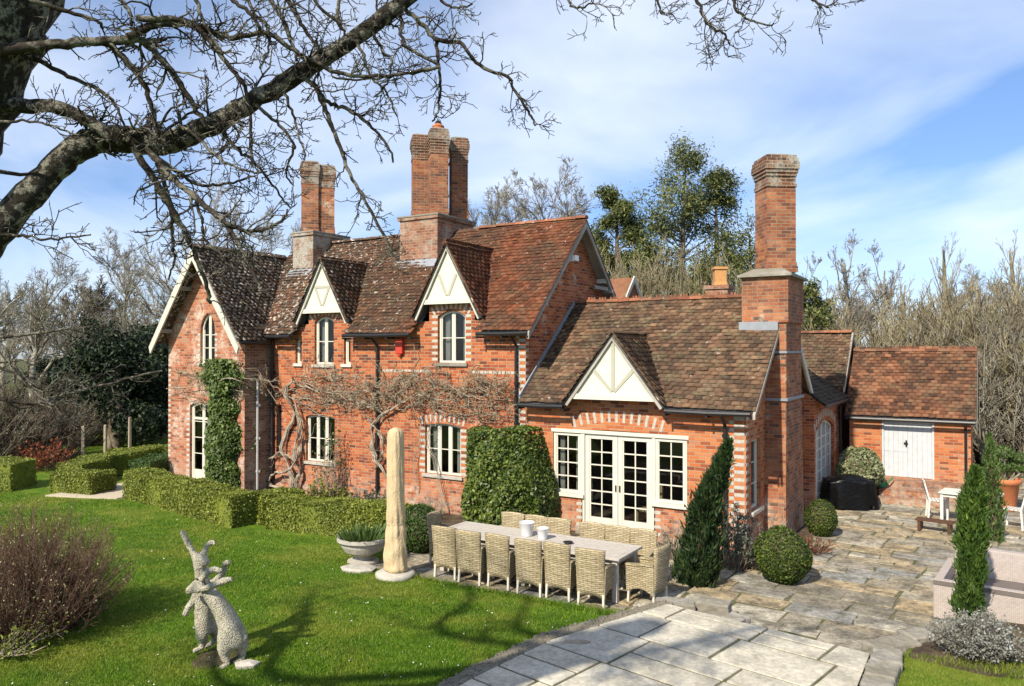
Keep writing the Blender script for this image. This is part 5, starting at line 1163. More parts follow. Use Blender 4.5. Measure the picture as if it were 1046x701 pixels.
wisteria('wisteria', 'old bare wisteria with looped trunk by the corner of the left wing', [([(300, 500), (296, 480), (288, 455), (300, 425), (292, 400), (300, 385)], .06), ([(290, 500), (275, 494), (278, 484), (292, 482), (302, 470), (308, 445), (302, 420)], .05), ([(302, 502), (306, 480), (300, 462), (306, 440), (302, 410)], .05), ([(276, 470), (285, 462), (300, 470)], .03)],
         [([(300, 400), (270, 400), (240, 398), (205, 402), (172, 395)], .035), ([(300, 392), (340, 402), (375, 398), (400, 405)], .035), ([(298, 405), (330, 418), (365, 412), (390, 420)], .03), ([(285, 388), (250, 385), (215, 388), (180, 380)], .022), ([(305, 388), (335, 384), (365, 388)], .022), ([(255, 410), (225, 412), (200, 415)], .02)], 51, 120)
wisteria('wisteria', 'bare wisteria climbing behind the covered parasol and spreading along the wall', [([(397, 505), (398, 490), (384, 470), (379, 447), (386, 428), (410, 412)], .055), ([(385, 478), (392, 455), (382, 436), (372, 424)], .035), ([(452, 520), (446, 480), (436, 450), (444, 420), (440, 405)], .016), ([(425, 500), (424, 470), (430, 430), (428, 410)], .014)],
         [([(405, 413), (430, 408), (455, 408), (480, 410), (512, 416)], .035), ([(395, 420), (375, 412), (350, 405), (332, 400)], .03), ([(400, 415), (410, 395), (430, 388), (455, 392)], .025), ([(420, 402), (450, 396), (485, 400), (520, 408)], .02), ([(380, 400), (400, 388), (425, 384)], .018), ([(440, 415), (470, 422), (500, 428), (520, 425)], .02), ([(470, 392), (495, 390), (515, 396)], .015)], 52, 120)

# ================================================================== FURNITURE AND ORNAMENTS
def grid_slab(f, nu, nv, th, nrm):
    """curved slab: f(u,v) -> point, thickness along nrm"""
    V = []; F = []; n = nrm
    for s in (0, 1):
        for j in range(nv+1):
            for i in range(nu+1): p = np.array(f(i/nu, j/nv), float); V.append(p+np.array(n)*th*s)
    K = (nu+1)*(nv+1); id_ = lambda s, i, j: s*K+j*(nu+1)+i
    for j in range(nv):
        for i in range(nu): F += [(id_(0, i, j), id_(0, i, j+1), id_(0, i+1, j+1), id_(0, i+1, j)), (id_(1, i, j), id_(1, i+1, j), id_(1, i+1, j+1), id_(1, i, j+1))]
    for i in range(nu): F += [(id_(0, i, 0), id_(0, i+1, 0), id_(1, i+1, 0), id_(1, i, 0)), (id_(0, i, nv), id_(1, i, nv), id_(1, i+1, nv), id_(0, i+1, nv))]
    for j in range(nv): F += [(id_(0, 0, j), id_(1, 0, j), id_(1, 0, j+1), id_(0, 0, j+1)), (id_(0, nu, j), id_(0, nu, j+1), id_(1, nu, j+1), id_(1, nu, j))]
    return V, F
def make_chair(label):
    """wicker armchair; local +y is forward, back at -y"""
    t = thing('wicker_armchair', label, 'chair', (0, 0, 0), 0, 'wicker armchairs round the dining table')
    def back(u, v):
        w = .235+.02*v-.012*math.sin(v*math.pi); z0 = .13+.07*math.sin(u*math.pi)          # arched bottom edge
        z = z0+(.93-z0+.012*math.sin(u*math.pi))*v; y = -.25-.05*math.sin(v*math.pi)*.9-.085*max(0, v-.45)**1.3*2+.035*(2*u-1)**2*(-1)*-1
        return ((2*u-1)*w, y, z)
    m = MB(); m.add(*grid_slab(back, 8, 10, .045, (0, 1, 0))); m.build('backrest', m_wicker, t, True, uv=True)
    m = MB(); m.box(-.21, .21, -.20, .27, .36, .43); m.prism([(-.20, -.19, .432), (.20, -.19, .432), (.19, .26, .432), (-.19, .26, .432)], (0, 0, .045)); m.build('seat', m_wicker, t, uv=True, bevel=.015)
    for s in (-1, 1):
        x = s*.235
        def arm(u, v, x=x): z1 = .64-.06*u; z0 = .16+.09*math.sin(u*math.pi); return (x+s*.02*v, -.24+.50*u, z0+(z1-z0)*v)
        m = MB(); m.add(*grid_slab(arm, 6, 5, .04, (-s, 0, 0))); m.prism([(x-.035, -.24, .645), (x+.045*s*s, -.24, .645), (x+.045, .27, .59), (x-.035, .27, .59)], (0, 0, .03)); m.build('arm', m_wicker, t, uv=True)
    for sx_ in (-1, 1):
        for sy in (-1, 1):
            m = MB(); m.beam((sx_*.215, sy*.235-.0, 0), (sx_*.205, sy*.215, .36), .035, .035, (0, 1, 0)); m.build('leg', m_leg, t)
    return t
ch = make_chair('wicker armchair on the lawn side of the table, nearest the covered parasol')
TX0, TX1, TY0, TY1 = -4.62, -.92, -4.18, -3.18
NEAR = [-4.20, -3.63, -3.03, -2.42, -1.88, -1.28]
ordn = ['', 'second wicker armchair from the parasol on the lawn side of the table', 'third wicker armchair from the parasol on the lawn side of the table', 'fourth wicker armchair from the parasol on the lawn side, in front of the white buckets', 'fifth wicker armchair from the parasol on the lawn side of the table', 'wicker armchair on the lawn side of the table, nearest the leaning cypress']
ch.location = (NEAR[0], -4.22, .02); ch.rotation_euler[2] = .06
for i in range(1, 6): dup(ch, (NEAR[i], -4.22-.05*(i % 2), .02), [-.05, .04, -.08, .05, -.04, .07][i], ordn[i])
far_lab = ['wicker armchair on the house side of the table, farthest left against the evergreen bush', 'second wicker armchair from the left on the house side of the table', 'wicker armchair on the house side, mostly hidden by the white buckets', 'wicker armchair on the house side, directly right of the white buckets', 'wicker armchair on the house side before the middle of the french doors', 'wicker armchair on the house side before the right post of the french doors']
for i, x in enumerate([-3.72, -3.22, -2.72, -2.02, -1.54, -1.02]): dup(ch, (x, -3.12, .02), math.pi+[.04, -.06, .02, .05, -.03, .06][i], far_lab[i])
dup(ch, (-4.80, -3.58, .02), -math.pi/2+.12, 'wicker armchair at the head of the table beside the dark box ball'); dup(ch, (-.62, -3.72, .02), math.pi/2-.12, 'wicker armchair at the foot of the table beside the leaning cypress')
tb = thing('dining_table', 'long silvered teak garden dining table on square legs', 'table', ((TX0+TX1)/2, (TY0+TY1)/2, .02)); hx, hy = (TX1-TX0)/2, (TY1-TY0)/2
m = MB(); n = 7
for i in range(n): y = -hy+.085+i*(2*hy-.17)/n; m.box(-hx+.09, hx-.09, y+.003, y+(2*hy-.17)/n-.003, .70, .735)
m.box(-hx, hx, -hy, -hy+.082, .697, .737); m.box(-hx, hx, hy-.082, hy, .697, .737); m.box(-hx, -hx+.087, -hy+.084, hy-.084, .697, .737); m.box(hx-.087, hx, -hy+.084, hy-.084, .697, .737)
m.build('table_top', m_teak, tb, bevel=.006)
m = MB(); m.box(-hx+.12, hx-.12, -hy+.10, -hy+.125, .60, .695); m.box(-hx+.12, hx-.12, hy-.125, hy-.10, .60, .695); m.box(-hx+.10, -hx+.125, -hy+.12, hy-.12, .60, .695); m.box(hx-.125, hx-.10, -hy+.12, hy-.12, .60, .695); m.build('apron', m_teak, tb)
for x in (-hx+.11, 0, hx-.11):
    for y in (-hy+.11, hy-.11): m = MB(); m.box(x-.045, x+.045, y-.045, y+.045, 0, .695); m.build('leg', m_teak, tb, bevel=.006)
def bucket(loc, r, h, label):
    t = thing('bucket', label, 'bucket', loc); m = MB(); m.lathe([(r*.72, 0), (r*.75, .01), (r*.98, h*.93), (r*1.04, h*.95), (r*1.06, h), (r*.98, h), (r*.92, h*.9), (r*.70, .03), (.01, .03)], 24); m.build('body', m_bucket, t, True)
    m = MB(); a = np.linspace(0, math.pi, 13); m.tube([(r*1.03*math.cos(q), -.0-r*.55*math.sin(q), h*.93-r*.55*math.sin(q)) for q in a], .006, 5); m.build('handle', m_zinc, t); return t
bucket((-2.98, -3.60, .757), .135, .25, 'larger white enamel bucket on the dining table'); bucket((-2.62, -3.66, .757), .105, .20, 'smaller white enamel bucket on the dining table')
t = thing('ashtray', 'small dark round dish on the dining table', 'dish', (-2.08, -3.72, .757)); m = MB(); m.lathe([(.06, 0), (.09, .035), (.08, .035), (.05, .012), (.01, .01)], 18); m.build('bowl', m_black, t, True)

# covered parasol
pr = onZ(404, 590, .02); rng = np.random.default_rng(8)
t = thing('covered_parasol', 'tall closed parasol wrapped in a tan canvas cover on a round stone base', 'parasol', (pr[0], pr[1], .02))
ph = rng.uniform(0, 6.28, 8)
jit = lambda a, z: .07*math.sin(a*3+z*3.+ph[0])+.055*math.sin(a*5-z*7+ph[1])+.04*math.sin(a*8+z*15+ph[2])+.03*math.sin(a*11+z*2)
jit = lambda a, z: .05*math.sin(a*2+z*1.1+ph[0])+.04*math.sin(a*4-z*.6+ph[1])*min(1, z*.6)+.06*math.exp(-((z-.98)/.25)**2)*math.sin(a*9+ph[2])+.022*math.sin(a*14+z*1.2+ph[3])+.045*math.sin(z*17+2.*math.sin(a*2+ph[4]))*(1. if z < .9 else .3)+.02*math.sin(a*9+z*6+ph[5])
prof = [(.20, .13), (.225, .17), (.215, .26), (.212, .36), (.205, .48), (.20, .58), (.19, .70), (.18, .82), (.168, .92), (.152, .985), (.166, 1.03), (.168, 1.15), (.162, 1.4), (.160, 1.7), (.156, 2.0), (.152, 2.3), (.146, 2.5), (.132, 2.62), (.09, 2.685), (.03, 2.70), (.005, 2.702)]
zz_p = np.linspace(.13, 2.7, 70); prof = [(float(np.interp(z, [p[1] for p in prof], [p[0] for p in prof])), z) for z in zz_p]
m = MB(); m.lathe(prof, 72, (0, 0, 0), jit); m.build('canopy_cover', m_cover, t, True)
m = MB(); m.lathe([(.02, .0), (.34, 0.), (.36, .03), (.36, .09), (.30, .12), (.10, .14), (.05, .30)], 24); m.build('base', m_stone_pale, t, True)
m = MB(); m.lathe([(.162, .962), (.166, .985), (.162, 1.006)], 24, (0, 0, 0)); m.build('strap', m_cover, t)
# stone urn with shoots
pr = onZ(371, 574, .03); t = thing('stone_urn', 'wide shallow stone urn on a foot planted with green bulb shoots', 'urn', (pr[0], pr[1], .02))
m = MB(); m.lathe([(.02, 0), (.30, 0), (.30, .05), (.17, .08), (.15, .13), (.22, .17), (.36, .24), (.42, .34), (.44, .42), (.50, .44), (.50, .50), (.44, .50), (.40, .44), (.02, .42)], 32, (0, 0, 0), lambda a, z: .025*math.sin(a*16) if .18 < z < .43 else 0); m.build('bowl', m_stone_pale, t)
rng = np.random.default_rng(12); n = 420; a = rng.uniform(0, 6.28, n); r = .40*rng.random(n)**.5; h = rng.uniform(.12, .34, n)*(1.1-r); C = np.stack([r*np.cos(a), r*np.sin(a), .44+0*a], 1); tip = C+np.stack([np.cos(a)*r*.5, np.sin(a)*r*.5, h], 1)+rng.normal(0, .03, (n, 3)); s_ = unit(np.cross(tip-C, rng.normal(0, 1, (n, 3))))*.02
mesh_np('shoots', [(np.stack([C-s_, C+s_, tip], 1).reshape(-1, 3), np.arange(n*3).reshape(n, 3))], m_bulb, t)
t = thing('stone_slab', 'loose flat stone beside the urn on the grass', 'stone', tuple(onZ(366, 583, .03))); m = MB(); m.lathe([(.02, .0), (.28, 0), (.30, .05), (.24, .08), (.02, .09)], 9, jit=lambda a, z: .2*math.sin(a*2+1)); m.build('stone', m_stone_pale, t)

# barbecue under a cover
pr = onZ(868, 521, 0); rng = np.random.default_rng(4); p4 = rng.uniform(0, 6.28, 6); t = thing('covered_barbecue', 'barbecue hidden under a black crumpled waterproof cover', 'barbecue', (pr[0]-.05, pr[1]+.25, .02), R_(20))
V = []; F = []; nr, na = 12, 40
for k in range(nr+1):
    v = k/nr; z = .76*math.sin(min(1, v*1.6)*math.pi/2) if v < .625 else .76+.09*math.sin((v-.625)/.375*math.pi/2); s = 1.0-.10*v if v < .625 else .94*(1-(v-.625)/.375)**.7+.001
    for i in range(na):
        a = 2*math.pi*i/na; c, s2_ = math.cos(a), math.sin(a); e_ = .68; x = math.copysign(abs(c)**e_, c)*.66*s; y = math.copysign(abs(s2_)**e_, s2_)*.40*s; w = 1+(1-v)*.06*math.sin(a*9+p4[0])+.03*math.sin(a*5+z*6+p4[1])
        V.append((x*w, y*w, z-.10*(v > .5)*abs(x)*.9+.02*math.sin(x*9+y*7)))
for k in range(nr):
    for i in range(na): j = (i+1) % na; F.append((k*na+i, k*na+j, (k+1)*na+j, (k+1)*na+i))
m = MB(); m.add(V, F); m.build('cover', m_bbq, t, True)
m = MB()
for x in (-.5, .5): m.tube([(x, -.3, .06), (x+.03, -.3, .06)], .06, 10)
m.build('wheels', m_black, t)
t = thing('watering_can', 'green plastic watering can beside the variegated shrub', 'watering can', (1.62, 7.75, .36)); m = MB(); m.lathe([(.11, 0), (.12, .02), (.10, .24), (.07, .26), (.06, .25)], 18); m.build('body', m_green, t, True); m = MB(); m.tube([(.10, 0, .05), (.2, 0, .16), (.3, 0, .3)], [.025, .018, .016], 8); m.build('spout', m_green, t); m = MB(); m.tube([(-.1, 0, .06), (-.19, 0, .15), (-.12, 0, .3), (.02, 0, .3), (.06, 0, .25)], .012, 6); m.build('handle', m_green, t)

# white bistro table and chairs, pot, bench, sofa
def slat_chair(loc, rz, label):
    t = thing('garden_chair', label, 'chair', loc, rz); m = MB()
    for i in range(5): m.box(-.2, .2, -.19+i*.078, -.19+i*.078+.062, .43, .45)
    m.build('seat', m_white, t); m = MB()
    for i in range(5): x = -.17+i*.085; m.beam((x, -.20, .47), (x, -.29, .86), .045, .015, (0, 1, 0))
    m.box(-.22, .22, -.315, -.285, .85, .91); m.build('backrest', m_white, t)
    for sx_ in (-1, 1): 
        m = MB(); m.beam((sx_*.2, .19, 0), (sx_*.2, .19, .43), .04, .04, (0, 1, 0)); m.build('leg', m_white, t); m = MB(); m.beam((sx_*.2, -.22, 0), (sx_*.2, -.19, .45), .04, .04, (0, 1, 0)); m.beam((sx_*.2, -.19, .45), (sx_*.2, -.30, .88), .04, .035, (0, 1, 0)); m.build('leg', m_white, t)
    return t
pt = onZ(992, 537, 0); t = thing('garden_table', 'small white slatted garden table behind the bright cypress', 'table', (pt[0], pt[1]+.1, .02), R_(-8)); m = MB()
for i in range(8): m.box(-.62, .62, -.40+i*.1, -.40+i*.1+.088, .71, .735)
m.build('table_top', m_white, t); m = MB(); m.box(-.56, .56, -.34, -.32, .63, .705); m.box(-.56, .56, .32, .34, .63, .705); m.box(-.56, -.54, -.32, .32, .63, .705); m.box(.54, .56, -.32, .32, .63, .705); m.build('apron', m_white, t)
for x in (-.55, .55):
    for y in (-.33, .33): m = MB(); m.box(x-.03, x+.03, y-.03, y+.03, 0, .705); m.build('leg', m_white, t)
slat_chair((pt[0]-.72, pt[1]+.45, .02), R_(-80), 'white slatted garden chair at the left end of the white table'); slat_chair((pt[0]+.85, pt[1]+.15, .02), R_(75), 'white slatted garden chair at the right end of the white table')
pb_ = onZ(950, 543, 0); t = thing('low_bench', 'low dark brown wooden bench left of the white table', 'bench', (pb_[0]+.1, pb_[1], .02), R_(-8)); m = MB()
for i in range(4): m.box(-.38, .38, -.17+i*.088, -.17+i*.088+.078, .22, .25)
m.build('seat', m_bronze, t)
for x in (-.3, .3): m = MB(); m.box(x-.03, x+.03, -.15, .15, 0, .218); m.build('leg', m_bronze, t)
pr = onZ(1026, 524, 0); t = thing('terracotta_pot', 'large terracotta pot with a cloud pruned shrub', 'pot', (pr[0], pr[1]+.3, .02)); m = MB(); m.lathe([(.24, 0), (.25, .03), (.34, .68), (.385, .70), (.39, .82), (.34, .82), (.32, .74), (.02, .72)], 28); m.build('pot', m_pot, t, True)
rng = np.random.default_rng(5); m = MB(); prt = []
for (x, y, z, r) in ((-.28, .0, 1.25, .2), (.02, -.1, 1.5, .24), (.34, .05, 1.35, .22), (.12, .1, 1.12, .22), (-.1, -.1, 1.08, .2), (.45, -.1, 1.1, .16)):
    m.tube([(x*.2, y*.2, .7), (x*.6, y, .9), (x, y, z)], [.03, .022, .015], 6); prt.append(ell_leaves(rng, (x, y, z), (r, r, r*.7), 800, .05, .1, .6))
m.build('stems', m_grey_bark, t); mesh_np('foliage', prt, m_bulb, t)
t = thing('outdoor_sofa', 'pale mauve woven outdoor sofa half hidden by the bright cypress', 'sofa', (3.42, -2.32, .02), R_(-5))
m = MB(); m.box(0, 2.2, 0, .14, .04, .62); m.build('arm', m_wicker_p, t, uv=True, bevel=.012); m = MB(); m.box(.62, .67, -.008, -.001, .05, .55); m.box(1.35, 1.4, -.008, -.001, .05, .55); m.box(.0, 2.2, -.008, -.001, .55, .615); m.build('piping', m_wicker_p, t)
m = MB(); m.box(.0, .12, .142, 1.55, .04, .62); m.build('side_panel', m_wicker_p, t, uv=True, bevel=.012); m = MB(); m.box(.124, 2.2, .142, 1.40, .04, .30); m.build('base', m_wicker_p, t, uv=True)
m = MB(); m.box(.13, 1.1, .15, 1.36, .302, .43); m.box(1.11, 2.19, .15, 1.36, .302, .43); m.build('cushion', m_wicker_p, t, bevel=.03); m = MB(); m.box(.124, 2.2, 1.402, 1.58, .04, .86); m.build('backrest', m_wicker_p, t, uv=True, bevel=.015)

# stones of the low walls and steps
rng = np.random.default_rng(14); 
def rough_stone(loc, size, rz, label, mat=m_stone, grp=None):
    t = thing('wall_stone', label, 'stone', loc, rz, grp); m = MB(); n = 5; V = []
    hx, hy, hz = size[0]/2, size[1]/2, size[2]; m.rbox((0, 0, 0), size, 0, .95); o = m.build('stone', mat, t, bevel=.025)
    o.modifiers.new('sub', 'SUBSURF').subdivision_type = 'SIMPLE'; o.modifiers['sub'].levels = o.modifiers['sub'].render_levels = 3
    tx = bpy.data.textures.new('rough', 'CLOUDS'); tx.noise_scale = .16; d = o.modifiers.new('rough', 'DISPLACE'); d.texture = tx; d.strength = .06; d.texture_coords = 'GLOBAL'; d.mid_level = .5; return t
G1, G2 = 'rough stones edging the step by the leaning cypress', 'rough stones of the low wall beside the patio'
for (x, y, l, w, h, a) in ((.02, -4.20, .62, .36, .26, .35), (.55, -3.95, .52, .34, .28, .1), (.98, -4.28, .34, .34, .22, -.3), (.62, -4.40, .50, .28, .20, -.1), (1.3, -4.60, .36, .26, .22, -.3), (.28, -4.55, .4, .24, .22, .0)):
    rough_stone((x, y, .0), (l, w, h), a, 'rough grey stone edging the step between patio and leaning cypress', grp=G1)
for i in range(5):
    k = i/4; x, y = 2.98+.78*k*.9, -4.62+1.30*k; rough_stone((x, y, 0), (.44, .36, .34-.04*(i % 2)), 1.0+rng.normal(0, .1), 'rough grey stone in the low wall beside the patio corner', m_stone, G2)
for i in range(7): rough_stone((3.06, -5.1-.5*i, 0), (.50, .36, .36), 1.57+rng.normal(0, .05), 'rough grey stone in the low wall beside the patio corner', m_stone, G2)
t = thing('flat_stone', 'small white stone lying on the lawn by the hares', 'stone', tuple(onZ(252, 681, .26))); m = MB(); m.lathe([(.02, 0), (.12, 0), (.13, .04), (.06, .07), (.01, .07)], 7, jit=lambda a, z: .25*math.sin(a*2)); m.build('stone', m_quoin, t)
pl_ = onZ(588, 656, .30); t = thing('wooden_offcut', 'small weathered piece of wood lying on the patio edge', 'wood', (pl_[0], pl_[1], .285), .5); m = MB(); m.prism([(-.16, -.05, 0), (.14, -.06, 0), (.2, 0, 0), (.12, .05, 0), (-.14, .05, 0)], (0, 0, .03)); m.build('wood', m_post, t, bevel=.008)

# fence posts beyond the hedges
for i, (px, py, d, h) in enumerate([(62, 472, 29, .95), (85, 470, 28.5, 1.35), (108, 468, 29, 1.35), (133, 466, 29.5, 1.6)]):
    p = atD(px, 358, d); t = thing('fence_post', ['short grey fence post left of the others', 'first tall split fence post beyond the hedges', 'middle split fence post beyond the hedges', 'tallest split fence post nearest the yew'][i], 'post', (p[0], p[1], -.05), i); m = MB(); m.rbox((0, 0, 0), (.11, .09, h), 0, .85); m.rbox((0, 0, h+.002), (.10, .08, .03), 0, .3); m.build('post', m_post, t)
# dark garden fence at the right edge
t = thing('board_fence', 'dark stained board fence at the right edge beyond the shed', 'fence', far_pos(1008, 27)); m = MB()
for i in range(22): m.box(i*.16, i*.16+.145, 0, .025, 0, 1.75+.03*(i % 3))
m.build('boards', m_fence, t); m = MB(); m.box(0, 3.5, .03, .08, .4, .5); m.box(0, 3.5, .03, .08, 1.4, 1.5); m.build('rails', m_fence, t)
t = thing('inside_chair', 'pale wooden chair seen through the right french door', 'chair', (-2.35, .75, .09), R_(160)); m = MB(); m.box(-.22, .22, -.22, .22, .43, .47); m.build('seat', m_cover, t); m = MB(); m.box(-.22, .22, -.24, -.2, .62, .98); m.build('backrest', m_cover, t)
for x in (-.19, .19):
    for y in (-.2, .19): m = MB(); m.box(x-.02, x+.02, y-.02, y+.02, 0, .429 if y > 0 else .6); m.build('leg', m_cover, t)

# ---- the boxing hares
def hares():
    PXM = 9.4/FPX; base = onZ(222, 673, .26); t = thing('hare_sculpture', 'woven willow sculpture of two boxing hares standing on the lawn', 'sculpture', tuple(base))
    def P(x, y, dz=0.): r = CR*((x-222)*1.13*PXM); f = np.array([-math.sin(_y), math.cos(_y), 0])*dz; return tuple(r+f+np.array([0, 0, (676-y)*PXM]))
    def skin(name, chains):
        V = []; E_ = []; Rr = []; idx = {}
        for ch_ in chains:
            prev = None
            for (x, y, dz, r) in ch_:
                k = (x, y, dz)
                if k not in idx: idx[k] = len(V); V.append(P(x, y, dz)); Rr.append(r*1.06*PXM)
                if prev is not None: E_.append((prev, idx[k]))
                prev = idx[k]
        me = bpy.data.meshes.new(name); me.from_pydata(V, E_, []); ob = bpy.data.objects.new(name, me); COL.objects.link(ob)
        sk = ob.modifiers.new('skin', 'SKIN'); lay = me.skin_vertices[0].data if me.skin_vertices else None
        if lay is None:
            bm_ = bmesh_skin(me); lay = me.skin_vertices[0].data
        for i, r in enumerate(Rr): lay[i].radius = (r, r); lay[i].use_root = (i == 0)
        su = ob.modifiers.new('sub', 'SUBSURF'); su.levels = su.render_levels = 2
        dg = bpy.context.evaluated_depsgraph_get(); ev = ob.evaluated_get(dg); m2 = bpy.data.meshes.new_from_object(ev); bpy.data.objects.remove(ob)
        m2.materials.clear(); m2.materials.append(m_hare); m2.polygons.foreach_set('use_smooth', [True]*len(m2.polygons)); o = bpy.data.objects.new(name, m2); COL.objects.link(o); o.parent = t
        tx = bpy.data.textures.new('weave', 'CLOUDS'); tx.noise_scale = .03; d = o.modifiers.new('weave', 'DISPLACE'); d.texture = tx; d.strength = .022; d.texture_coords = 'GLOBAL'
    def bmesh_skin(me):
        import bmesh
        b = bmesh.new(); b.from_mesh(me); b.verts.layers.skin.verify(); b.to_mesh(me); b.free()
    # back hare: upright, facing right, one tall ear and one folded
    a = .16
    skin('hare', [[(206, 645, a, 8.5), (204, 628, a, 9), (205, 610, a, 9), (203, 596, a, 6.5), (201, 586, a, 6), (200, 578, a, 7.5), (206, 575, a-.06, 5.5), (212, 578, a-.10, 3.5)],
                  [(200, 578, a, 7.5), (195, 570, a, 3), (190, 560, a, 3.2), (186, 551, a, 3.2), (183, 544, a, 1.6)],
                  [(200, 578, a, 7.5), (204, 568, a+.05, 2.6), (206, 561, a+.06, 3.0), (210, 558, a+.06, 2.8), (214, 561, a+.05, 1.8)],
                  [(205, 610, a, 9), (198, 616, a-.06, 4.2), (193, 624, a-.12, 3.4), (190, 633, a-.12, 3.0)],
                  [(205, 610, a, 9), (214, 600, a+.08, 4), (222, 590, a+.06, 3.2), (224, 580, a, 3.0), (230, 578, a-.02, 3.2)],
                  [(206, 645, a, 8.5), (204, 654, a-.08, 6.2), (206, 663, a-.02, 3.6), (203, 669, a-.02, 3.0), (197, 671, a-.10, 2.4)],
                  [(206, 645, a, 8.5), (212, 655, a+.12, 6), (210, 664, a+.16, 3.4), (208, 670, a+.16, 2.8), (203, 672, a+.08, 2.2)]])
    b = -.13
    skin('hare', [[(243, 648, b, 13), (237, 634, b, 11), (228, 618, b, 9.0), (219, 604, b, 8), (213, 597, b, 5.5), (207, 596, b+.0, 6.5), (201, 600, b+.02, 5.0), (196, 604, b+.02, 3.0)],
                  [(207, 596, b, 6.5), (213, 588, b-.06, 3.0), (219, 580, b-.08, 3.6), (226, 577, b-.08, 3.4), (232, 580, b-.08, 2.2)],
                  [(207, 596, b, 6.5), (216, 597, b-.12, 3.0), (226, 592, b-.16, 3.4), (236, 587, b-.16, 3.4), (244, 585, b-.16, 2.4)],
                  [(220, 605, b, 7.5), (229, 598, b-.05, 4.2), (236, 591, b-.05, 3.6), (245, 586, b-.05, 3.2), (250, 585, b-.06, 2.8)],
                  [(220, 605, b, 7.5), (214, 616, b-.08, 4.2), (207, 622, b, 3.6), (200, 622, b+.06, 3.0)],
                  [(243, 648, b, 13), (232, 658, b-.08, 7.5), (234, 667, b-.08, 4.0), (238, 674, b-.08, 3.2), (231, 678, b-.2, 2.6)],
                  [(243, 648, b, 13), (247, 660, b+.08, 7), (246, 668, b+.08, 3.8), (247, 674, b+.08, 3.0), (240, 677, b-.02, 2.4)],
                  [(243, 648, b, 13), (250, 652, b, 4), (253, 648, b, 3)]])
    m = MB(); m.lathe([(.02, -.04), (.32, -.04), (.30, .015), (.02, .02)], 12, jit=lambda a, z: .15*math.sin(a*3)); m.build('base', m_soil, t)
hares()

